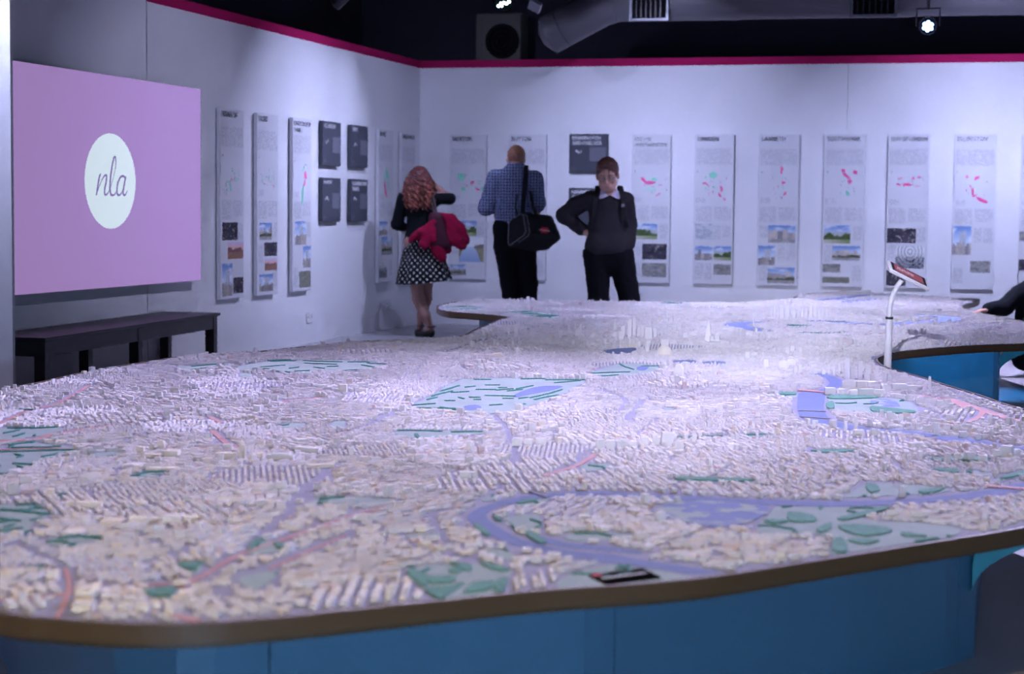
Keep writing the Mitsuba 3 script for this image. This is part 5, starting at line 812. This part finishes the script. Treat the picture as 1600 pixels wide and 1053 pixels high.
for pts in ([(.03, -.10, .04), (.012, -.085, .045), (-.04, -.05, .03), (-.11, -.0, .022)], [(-.08, .04, .04), (-.088, .055, .045), (-.105, .10, .03), (-.118, .175, .022)]):
    heel = np.array(pts[0]); sh = chain(pts, [.031, .034, .034, .026]) + [cone(heel * (1, 1, 0) + (0, 0, .012), heel + (0, 0, .02), .018, .026)]
    a_, b_ = np.array(pts[1]), np.array(pts[2])
    put(to_room(blend(sh, .005, .02, cut=[lambda X, Y, Z_, h0=heel, t0=np.array(pts[3]): np.maximum(.001 - Z_, (Z_ - .062) ) + 0 * X + 0 * Y]), root), 'm_shoe', 'shoe', kw, smooth=True)
    put(to_room(tube([heel + (0.034 * math.cos(a), .034 * math.sin(a), .062 + .004 * math.sin(a)) for a in np.linspace(0, 2 * math.pi, 21)[:-1]], .006, 6, closed=True), root), 'm_shoe', 'shoe_strap', kw, smooth=True)
R = np.random.default_rng(5); Vs, Fs, Cs, off = [], [], [], 0
hc = np.array([-.105, .03, 1.505])
base_hair = blend([ell(hc + (0, -.02, .022), (.094, .112, .102)), ell(hc + (-.005, -.04, -.05), (.100, .110, .10)), cone(hc + (-.005, -.055, -.02), hc + (-.01, -.06, -.16), .085, .095, 1.15), cone(hc + (-.05, -.03, -.10), hc + (-.08, -.04, -.16), .05, .05), cone(hc + (.05, -.03, -.08), hc + (.055, -.04, -.15), .05, .045)], .007, .03, noise_amp=.016, noise_freq=38)
Vs.append(np.array(base_hair.vertices)); Fs.append(np.array(base_hair.faces)); cc = .5 + .9 * meshkit.fbm(Vs[0] * 60, 2)[:, None]; Cs.append(np.array([.10, .024, .024]) * cc); off = len(Vs[0])
for i in range(520):
    ph = R.uniform(-.25, math.pi + .25); el = R.uniform(.1, 1.45)
    if i >= 380: ph, el = R.uniform(-.7, math.pi + .7), R.uniform(.95, 1.57)       # behind half of the head: -y
    d0 = np.array([math.cos(ph) * math.cos(el), -math.sin(ph) * math.cos(el), math.sin(el)])
    p0 = hc + d0 * (.092, .110, .102) + (0, -.01, .022)
    L_ = R.uniform(.22, .36) * (1.0 if el < .9 else 1.15); out_ = np.array([d0[0], d0[1], 0]) * R.uniform(.025, .062)
    t = np.linspace(0, 1, 22); w = np.minimum(1, t * 3) * R.uniform(.013, .025); ph2, fr = R.uniform(0, 6.28), R.uniform(3.0, 5.0)
    c = p0 + np.outer(np.sin(np.minimum(t * 1.6, 1.57)), out_) + np.outer(t, [0, 0, -L_]) + np.outer(np.minimum(t * 2.5, 1), d0 * .012)
    c[:, 0] += w * np.cos(ph2 + t * fr * 7.5); c[:, 1] += w * np.sin(ph2 + t * fr * 7.5)
    m = tube(c, .0072 * np.minimum(1, (1.04 - t) * 5), 5); Vs.append(np.array(m.vertices)); Fs.append(np.array(m.faces) + off); off += len(m.vertices)
    tt = np.r_[np.repeat(t, 5), 0, 1][:, None]; Cs.append((np.array([.085, .024, .028]) * (1 - tt) + np.array([.36, .105, .075]) * tt) * R.choice([.35, .7, 1.1, 1.7]))
hair = trimesh.Trimesh(np.vstack(Vs), np.vstack(Fs), process=False)
put(to_room(hair, root), 'm_hair_red', 'hair', kw, smooth=True, color=np.vstack(Cs), label='long curly red hair')
kb = thing('handbag', 'maroon shoulder bag hanging at the red haired woman\'s side', 'bag')
bag = blend([cone((.045, -.13, 1.14), (.085, -.13, .90), .055, .085, 1.5), cone((.085, -.13, 1.13), (.14, -.13, .90), .05, .075, 1.5)], .006, .03, noise_amp=.004, noise_freq=18)
put(to_room(bag, root), 'm_maroon', 'bag_body', kb, smooth=True)
for dx in (0, .026): put(to_room(tube(curve([(.02 + dx, -.045, 1.37), (.012 + dx, -.075, 1.33), (.03 + dx, -.115, 1.25), (.05 + dx, -.13, 1.17)], 16), .007, 6), root), 'm_strap_brown', 'strap', kb, smooth=True)
kc = thing('coat', 'crimson coat draped over the maroon shoulder bag', 'coat')
coat = chain([(.04, -.16, 1.10), (-.06, -.17, 1.00), (-.185, -.16, .925)], [.03, .05, .022], 1.3) + chain([(.02, -.17, 1.02), (-.04, -.18, .90)], [.05, .055], 1.4) + chain([(.10, -.10, 1.165), (.20, -.11, 1.13), (.29, -.12, 1.04), (.345, -.12, .93)], [.03, .05, .055, .045], 1.3) \
    + chain([(.22, -.12, 1.06), (.25, -.13, .93), (.315, -.13, .875)], [.06, .06, .035], 1.3) + chain([(.08, -.14, .86), (.115, -.14, .775)], [.07, .055], 1.6) + chain([(.15, -.09, .98), (.17, -.09, .85)], [.08, .05], 1.2) + chain([(.03, -.19, 1.0), (.05, -.20, .93)], [.025, .03], 1.2)
put(to_room(blend(coat, .006, .02, noise_amp=.014, noise_freq=14), root), 'm_coat', 'cloth', kc, smooth=True)
for p in ((-.10, -.225, 1.0), (.325, -.185, .94)): put(to_room(trimesh.creation.icosphere(1, .012).apply_scale((1, .5, 1)).apply_translation(p), root), 'm_maroon', 'button', kc, smooth=True)

# ---- man in the checked shirt (back to us)
root = (-4.391, 16.3)
km = thing('person', 'man with short ginger hair in a blue checked shirt seen from behind', 'person')
Rh = rot(-.35, 0, .06) @ rot(0, math.pi)
hp, HP = head_prims((-.042, .075, 1.685), Rh, 1.0)
SHL, ELL_, WRL = (-.228, .0, 1.515), (-.315, .02, 1.235), (-.13, .17, 1.215)
SHR, ELR, WRR = (.135, .0, 1.51), (.168, .03, 1.285), (.160, .11, 1.205)
legs = chain([(-.130, 0, 1.0), (-.085, -.01, .55), (-.055, .02, .09)], [.095, .072, .045]) + chain([(.035, 0, 1.0), (.085, .0, .55), (.10, .03, .09)], [.095, .070, .045])
feet = chain([(-.055, .0, .05), (-.07, .16, .03)], [.035, .032]) + chain([(.10, .01, .05), (.125, .17, .03)], [.035, .032])
torso = [cone((-.050, .01, 1.44), (-.055, .0, 1.18), .165, .150, 1.55), cone((-.055, 0, 1.18), (-.055, 0, 1.03), .150, .155, 1.45), cone((-.195, .0, 1.505), (.10, .0, 1.50), .068, .068, 1.1), cone((-.09, .01, 1.56), (0, .01, 1.56), .06, .06, 1.0)]
armL = chain([SHL, ELL_, WRL], [.060, .047, .030]); armR = chain([SHR, ELR, WRR], [.058, .045, .030])
skin = hp + [cone((-.045, .02, 1.52), (-.043, .06, 1.64), .060, .056)] + torso + armL + armR + legs + feet + hand_prims(WRL, (.8, .35, .0), (0, .3, 1), -1, 1, .5) + hand_prims(WRR, (.05, .35, -.9), (1, .1, 0), -1, 1, .6)
put(to_room(blend(skin, .0055, .02), root), 'm_skin_pink', 'body', km, smooth=True)
MX = np.array(root)
def checks(p, n, uv):
    u = (p.x - float(MX[0])) * float(RX[0]) + (p.y - float(MX[1])) * float(RX[1]); w = (p.x - float(MX[0])) * float(RA[0]) + (p.y - float(MX[1])) * float(RA[1])
    side = smoothstep(.5, .8, dr.abs(n.x * float(RX[0]) + n.y * float(RX[1]))); a = dr.lerp(u, w, dr.select(side > .5, 1.0, 0.0)) / .027; b = p.z / .027
    fa, fb = dr.abs(a - dr.floor(a) - .5), dr.abs(b - dr.floor(b) - .5)
    line = .5 * (smoothstep(.27, .36, fa) + smoothstep(.27, .36, fb))
    return mix((.012, .022, .062), (.46, .52, .80), line)
mat('m_checked', proc(checks), rough=.9, spec=.1)
shirt = torso + chain([SHL, ELL_, (-.285, .06, 1.232)], [.064, .052, .044]) + chain([SHR, ELR, (.166, .075, 1.255)], [.062, .050, .042]) + [cone((-.045, .02, 1.57), (-.044, .035, 1.615), .070, .066)]
put(to_room(blend(shirt, .006, .025, grow=.014, noise_amp=.006, noise_freq=15, cut=[lambda X, Y, Z_: 1.072 + .02 * np.sin(X * 18) - Z_ + 0 * Y, lambda X, Y, Z_: Z_ - 1.655 - .3 * (Y - .03) + 0 * X]), root), 'm_checked', 'shirt', km, smooth=True, label='blue and white checked shirt')
for c, d, r in (((-.312, .035, 1.262), (.2, .15, -.9), .064), ((.168, .055, 1.272), (-.05, .5, -.8), .060)):
    d = np.array(d) / np.linalg.norm(d); put(to_room(blend([cone(np.array(c) - d * .014, np.array(c) + d * .014, r, r)], .006, .01, grow=0), root), 'm_checked', 'rolled_cuff', km, smooth=True)
trs = chain([(-.130, 0, 1.06), (-.128, 0, .9), (-.085, -.01, .55), (-.055, .02, .07)], [.10, .105, .078, .062]) + chain([(.035, 0, 1.06), (.04, 0, .9), (.085, .0, .55), (.10, .03, .07)], [.10, .105, .076, .062]) + [cone((-.125, 0, 1.05), (.03, 0, 1.05), .115, .115, 1.05)]
put(to_room(blend(trs, .006, .02, grow=.008, noise_amp=.006, noise_freq=16, cut=[lambda X, Y, Z_: Z_ - 1.13 + 0 * X + 0 * Y, lambda X, Y, Z_: .05 - Z_ + 0 * X + 0 * Y]), root), 'm_trousers', 'trousers', km, smooth=True)
for a_, b_ in (((-.055, .0, .045), (-.075, .19, .035)), ((.10, .01, .045), (.13, .2, .035))):
    put(to_room(blend(chain([a_, b_], [.045, .042]), .006, .02, cut=[lambda X, Y, Z_: .002 - Z_ + 0 * X + 0 * Y]), root), 'm_shoe', 'shoe', km, smooth=True)
hcx = HP(0, .012, .035)
put(to_room(blend([ell(hcx, (.083, .102, .094), Rh), sub(ell(HP(0, -.09, -.05), (.105, .085, .13), Rh)), sub(ell(HP(0, .03, -.155), (.15, .16, .105), Rh))], .005, .012, noise_amp=.004, noise_freq=70), root), 'm_hair_ginger', 'hair', km, smooth=True, label='short ginger hair')
kb = thing('duffel_bag', 'black duffel bag with a red badge slung from the checked shirt man\'s shoulder', 'bag')
front = [(-.105, -.24, .890), (-.102, -.24, 1.120), (.025, -.27, 1.200), (.058, -.27, 1.010)]; bk = [(.249, -.10, .862), (.245, -.10, 1.10), (.285, -.10, 1.172), (.372, -.12, .968)]
low = [(-.06, -.22, .872), (.13, -.14, .842)]
hull = trimesh.convex.convex_hull(np.array([np.array(p) + o for p in front + bk + low for o in ((0, 0, 0), (.01, .16, .0))]))
hull = hull.subdivide().subdivide().subdivide(); trimesh.smoothing.filter_taubin(hull, iterations=8)
hv = np.array(hull.vertices); hull.vertices = hv + np.array(hull.vertex_normals) * (.010 * (meshkit.fbm(hv * 16, 3) - .5))[:, None]
put(to_room(hull, root), 'm_bag', 'bag_body', kb, smooth=True)
fr = np.array(front) + (0, -.012, 0); cn = fr.mean(0)
loop = []
for i in range(4):
    a_, b_ = fr[i], fr[(i + 1) % 4]; loop += [a_ + (b_ - a_) * t for t in (.12, .35, .65, .88)]
put(to_room(tube(loop, .0045, 6, closed=True), root), 'm_piping', 'piping', kb, smooth=True)
put(to_room(tube([p + (.034, .012, -.006) for p in loop[4:15]], .004, 6), root), 'm_piping', 'piping', kb, smooth=True)
e1 = np.array([.372 - .058, .15, -.04]); e1 /= np.linalg.norm(e1); nn = np.cross(e1, (0, 0, 1)); nn /= np.linalg.norm(nn); e2 = np.cross(nn, e1)
def badge(u0, u1, v0, v1, d):
    c = np.array([.222, -.205, 1.040]); V = [c + e1 * u + e2 * v + nn * d for u, v in ((u0, v0), (u1, v0), (u1, v1), (u0, v1))]; V += [p - nn * .035 for p in V]
    return trimesh.convex.convex_hull(np.array(V))
put(to_room(badge(-.026, .030, -.026, .028, .012), root), 'm_red', 'badge', kb, label='red badge'); put(to_room(badge(-.048, .05, -.004, .004, .014), root), 'm_board_print', 'badge_line', kb)
def ribbon(pts, w, t, wd=(1, 0, 0)):
    c = curve(pts, 24); wd = np.array(wd, float); ms = []
    for i in range(23):
        q = [c[j] + s * wd * w / 2 + o * np.array([0, -t, 0]) for j in (i, i + 1) for s in (-1, 1) for o in (0, 1)]; ms.append(trimesh.convex.convex_hull(np.array(q)))
    return cat(ms)
put(to_room(ribbon([(.055, .10, 1.60), (.05, .03, 1.632), (.048, -.06, 1.60), (.045, -.135, 1.50), (.035, -.17, 1.35), (.02, -.235, 1.19)], .042, .005), root), 'm_bag', 'shoulder_strap', kb)
put(to_room(ribbon([(.09, -.13, 1.40), (.115, -.16, 1.27), (.15, -.15, 1.16)], .03, .005), root), 'm_bag', 'carry_handle', kb)
put(to_room(ribbon([(-.03, -.20, 1.36), (-.04, -.22, 1.25), (-.02, -.25, 1.16)], .018, .004), root), 'm_bag', 'carry_handle', kb)

# ---- man in the dark sweater (facing us, looking down, hand on hip)
root = (-3.299, 15.3)
km = thing('person', 'man with glasses in a dark sweater facing the model with a hand on his hip', 'person')
Rh = rot(.30, -.16, -.07)
hp, HP = head_prims((-.060, -.055, 1.525), Rh, 1.14)
SHL, ELL_, WRL = (-.195, .0, 1.318), (-.415, .10, 1.180), (-.225, .0, 1.035)
SHR, ELR, WRR = (.105, .0, 1.312), (.135, .07, 1.11), (.122, -.01, .92)
legs = chain([(-.135, 0, .85), (-.115, -.02, .47), (-.115, .02, .09)], [.095, .068, .045]) + chain([(.06, 0, .85), (.145, -.02, .47), (.20, .03, .09)], [.095, .068, .045])
feet = chain([(-.115, .03, .05), (-.13, -.13, .03)], [.035, .032]) + chain([(.20, .03, .05), (.235, -.12, .03)], [.035, .032])
torso = [cone((-.045, .0, 1.27), (-.048, -.01, 1.08), .150, .142, 1.45), cone((-.048, -.01, 1.08), (-.047, -.01, .88), .142, .150, 1.35), cone((-.165, .0, 1.312), (.075, .0, 1.308), .054, .054, 1.1), cone((-.12, 0, 1.33), (-.045, 0, 1.385), .045, .045), cone((.03, 0, 1.33), (-.045, 0, 1.385), .045, .045)]
armL = chain([SHL, ELL_, WRL], [.055, .045, .029]); armR = chain([SHR, ELR, WRR], [.055, .043, .029])
skin = hp + [cone((-.042, .0, 1.36), (-.055, -.03, 1.47), .056, .052)] + torso + armL + armR + legs + feet + hand_prims(WRL, (.75, -.25, .35), (-.3, -.85, .3), -1, 1, .35) + hand_prims(WRR, (-.25, -.1, -.9), (.6, -.7, 0), 1, 1, .3)
put(to_room(blend(skin, .0045, .02, smooth=2), root), 'm_skin', 'body', km, smooth=True)
sw = torso + [cone((-.10, -.02, .93), (.0, -.02, .93), .125, .125, 1.0)] + chain([SHL, (-.315, .06, 1.262), ELL_, (-.27, .03, 1.065)], [.055, .058, .052, .038]) + chain([SHR, ELR, (.134, .0, .945)], [.055, .050, .040])
put(to_room(blend(sw, .006, .03, grow=.016, noise_amp=.008, noise_freq=13, cut=[lambda X, Y, Z_: .865 + .015 * np.sin(X * 12) - Z_ + 0 * Y, lambda X, Y, Z_: Z_ - 1.40 + 0 * X + 0 * Y, lambda X, Y, Z_: .052 - np.sqrt((X + .042) ** 2 + ((Y + .05) * .8) ** 2 + ((Z_ - 1.385) * .9) ** 2)]), root), 'm_sweater', 'sweater', km, smooth=True)
put(to_room(blend([cone((-.043, -.005, 1.355), (-.047, -.012, 1.405), .074, .064)], .005, .01, cut=[lambda X, Y, Z_: .056 - np.sqrt((X + .045) ** 2 + (Y + .01) ** 2) + 0 * Z_, lambda X, Y, Z_: Z_ - 1.412 - .25 * Y + 0 * X, lambda X, Y, Z_: 1.33 - Z_ + 0 * X + 0 * Y]), root), 'm_collar', 'shirt_collar', km, smooth=True)
for s_ in (-1, 1):
    pts = [(-.042 + s_ * .012, -.105, 1.348), (-.042 + s_ * .062, -.058, 1.408), (-.042 + s_ * .096, -.050, 1.372), (-.042 + s_ * .086, -.105, 1.322), (-.042 + s_ * .05, -.118, 1.330)]
    V = np.array([np.array(p) + (0, o, 0) for p in pts for o in (-.006, .004)]); put(to_room(trimesh.convex.convex_hull(V), root), 'm_collar', 'shirt_collar', km, label='pale collar point')
trs = chain([(-.135, 0, .93), (-.135, -.01, .80), (-.117, -.02, .47), (-.115, .02, .07)], [.10, .102, .078, .066]) + chain([(.045, 0, .93), (.07, -.01, .80), (.147, -.02, .47), (.20, .03, .07)], [.10, .104, .078, .066]) + [cone((-.12, -.01, .86), (.03, -.01, .86), .125, .125, 1.1), cone((-.09, -.01, .79), (.0, -.01, .79), .105, .105, 1.1)]
put(to_room(blend(trs, .006, .02, grow=.010, noise_amp=.007, noise_freq=15, cut=[lambda X, Y, Z_: Z_ - .90 + 0 * X + 0 * Y, lambda X, Y, Z_: .05 - Z_ + 0 * X + 0 * Y]), root), 'm_trousers', 'trousers', km, smooth=True)
for a_, b_ in (((-.115, .03, .045), (-.135, -.15, .035)), ((.20, .03, .045), (.24, -.14, .035))):
    put(to_room(blend(chain([a_, b_], [.045, .042]), .006, .02, cut=[lambda X, Y, Z_: .002 - Z_ + 0 * X + 0 * Y]), root), 'm_shoe', 'shoe', km, smooth=True)
hm = blend([ell(HP(0, .018, .040), (.096, .120, .104), Rh), ell(HP(0, -.045, .098), (.076, .05, .036), Rh, .02), sub(ell(HP(0, -.115, .005), (.085, .080, .085), Rh, .01)), sub(ell(HP(0, .0, -.120), (.16, .15, .115), Rh, .01))], .0045, .012, noise_amp=.007, noise_freq=60)
put(to_room(hm, root), 'm_hair_dark', 'hair', km, smooth=True, label='short dark brown hair')
for s_ in (-1, 1):
    ey = trimesh.creation.icosphere(2, .0118); ey.apply_translation(HP(s_ * .031, -.0795, .000)); ek = put(to_room(ey, root), 'm_eye', 'eye', km, smooth=True)
    ir = trimesh.creation.icosphere(1, .0062); ir.apply_translation(HP(s_ * .031, -.0880, -.004)); put(to_room(ir, root), 'm_iris', 'iris', ek, smooth=True)
    put(to_room(tube([HP(s_ * x, y, z) for x, y, z in ((.012, -.0885, .0185), (.03, -.089, .0225), (.048, -.078, .017))], [.0035, .0045, .0025], 6), root), 'm_hair_dark', 'eyebrow', km, smooth=True)
    put(to_room(tube([HP(s_ * .031 + .022 * math.cos(a), -.1045 + .010 * abs(math.cos(a)) * (1 if math.cos(a) * s_ > 0 else 0), -.004 + .0155 * math.sin(a)) for a in np.linspace(0, 2 * math.pi, 25)[:-1]], .0016, 5, closed=True), root), 'm_black_plastic', 'rim', f'{km}__glasses')
    put(to_room(tube([HP(s_ * .053, -.096, .0), HP(s_ * .074, -.06, .004), HP(s_ * .080, .01, .006)], .0016, 5), root), 'm_black_plastic', 'arm', f'{km}__glasses')
put(to_room(tube([HP(-.009, -.104, .0), HP(0, -.107, .003), HP(.009, -.104, .0)], .0016, 5), root), 'm_black_plastic', 'bridge', f'{km}__glasses')
put(to_room(tube([HP(x, -.0905 + 14 * x * x, z) for x, z in ((-.02, -.066), (-.008, -.0655), (0, -.0662), (.008, -.0655), (.02, -.066))], [.001, .0035, .0035, .0035, .001], 6), root), 'm_lip', 'lips', km, smooth=True)
kb = thing('backpack', 'black backpack worn by the man in the dark sweater', 'backpack')
put(to_room(blend([cone((-.045, .21, 1.26), (-.045, .21, .98), .13, .14, 1.6)], .008, .02), root), 'm_bag', 'pack', kb, smooth=True)
for s_ in (-1, 1):
    c = -.043
    put(to_room(ribbon([(c + s_ * .085, .12, 1.36), (c + s_ * .095, .03, 1.435), (c + s_ * .105, -.06, 1.395), (c + s_ * .118, -.118, 1.30), (c + s_ * .130, -.125, 1.18), (c + s_ * .148, -.09, 1.08)], .038, .006), root), 'm_bag', 'strap', kb)
put(to_room(rbox(.055, .085, -.142, -.126, 1.255, 1.285, .004), root), 'm_piping', 'buckle', kb)

# ---- person at the right edge, sitting on the floor beyond the model
root = (.12, 14.5)
km = thing('person', 'person in black at the right edge resting an arm on the model', 'person')
hp, HP = head_prims((.035, -.02, .80), rot(.3, -.9, .0), .98)
armL = chain([(-.10, -.01, .62), (-.215, -.06, .525), (-.33, -.10, .512)], [.05, .042, .028]); armR = chain([(.20, .0, .62), (.30, .02, .42), (.2, -.2, .30)], [.05, .042, .028])
torso = [cone((.05, .02, .60), (.06, .04, .22), .14, .15, 1.35), cone((-.06, .0, .63), (.16, .0, .63), .055, .055), ]
legs = chain([(-.02, .04, .14), (-.06, -.25, .40), (-.05, -.33, .06)], [.09, .065, .045]) + chain([(.14, .04, .14), (.22, -.25, .40), (.2, -.33, .06)], [.09, .065, .045])
put(to_room(blend(hp + [cone((.045, .0, .63), (.04, -.015, .74), .052, .05)] + torso + armL + armR + legs + hand_prims((-.33, -.10, .512), (-.9, -.3, -.12), (0, 0, 1), 1, .95, .18) + hand_prims((.2, -.2, .30), (-.3, -.6, -.5), (0, -.5, .8), -1, .95, .4), .006, .02), root), 'm_skin', 'body', km, smooth=True)
put(to_room(blend(torso + chain([(-.10, -.01, .62), (-.215, -.06, .525), (-.34, -.10, .515)], [.055, .047, .036]) + chain([(.20, .0, .62), (.30, .02, .42), (.21, -.18, .31)], [.055, .047, .036]), .007, .03, grow=.014, noise_amp=.006, noise_freq=14), root), 'm_cardigan', 'jacket', km, smooth=True)
put(to_room(blend(legs, .008, .02, grow=.012), root), 'm_trousers', 'trousers', km, smooth=True)
for a_, b_ in (((-.05, -.33, .05), (-.05, -.5, .035)), ((.2, -.33, .05), (.21, -.5, .035))): put(to_room(blend(chain([a_, b_], [.045, .04]), .007, .02, cut=[lambda X, Y, Z_: .002 - Z_ + 0 * X + 0 * Y]), root), 'm_shoe', 'shoe', km, smooth=True)
put(to_room(blend([ell(HP(0, .02, .035), (.09, .108, .10), rot(.3, -.9, .0)), sub(ell(HP(0, -.10, -.04), (.08, .07, .1), rot(.3, -.9, 0))), cone(HP(0, .08, 0), HP(0, .09, -.12), .06, .05)], .007, .02, noise_amp=.006, noise_freq=40), root), 'm_hair_dark', 'hair', km, smooth=True)
put(to_room(tube(curve([HP(-.06, -.03, .02), HP(-.12, -.05, .03), (-.115, -.05, .74), (-.10, -.06, .69), (-.045, -.06, .70)], 24), .0022, 5), root), 'm_black_plastic', 'earphone_cord', km)
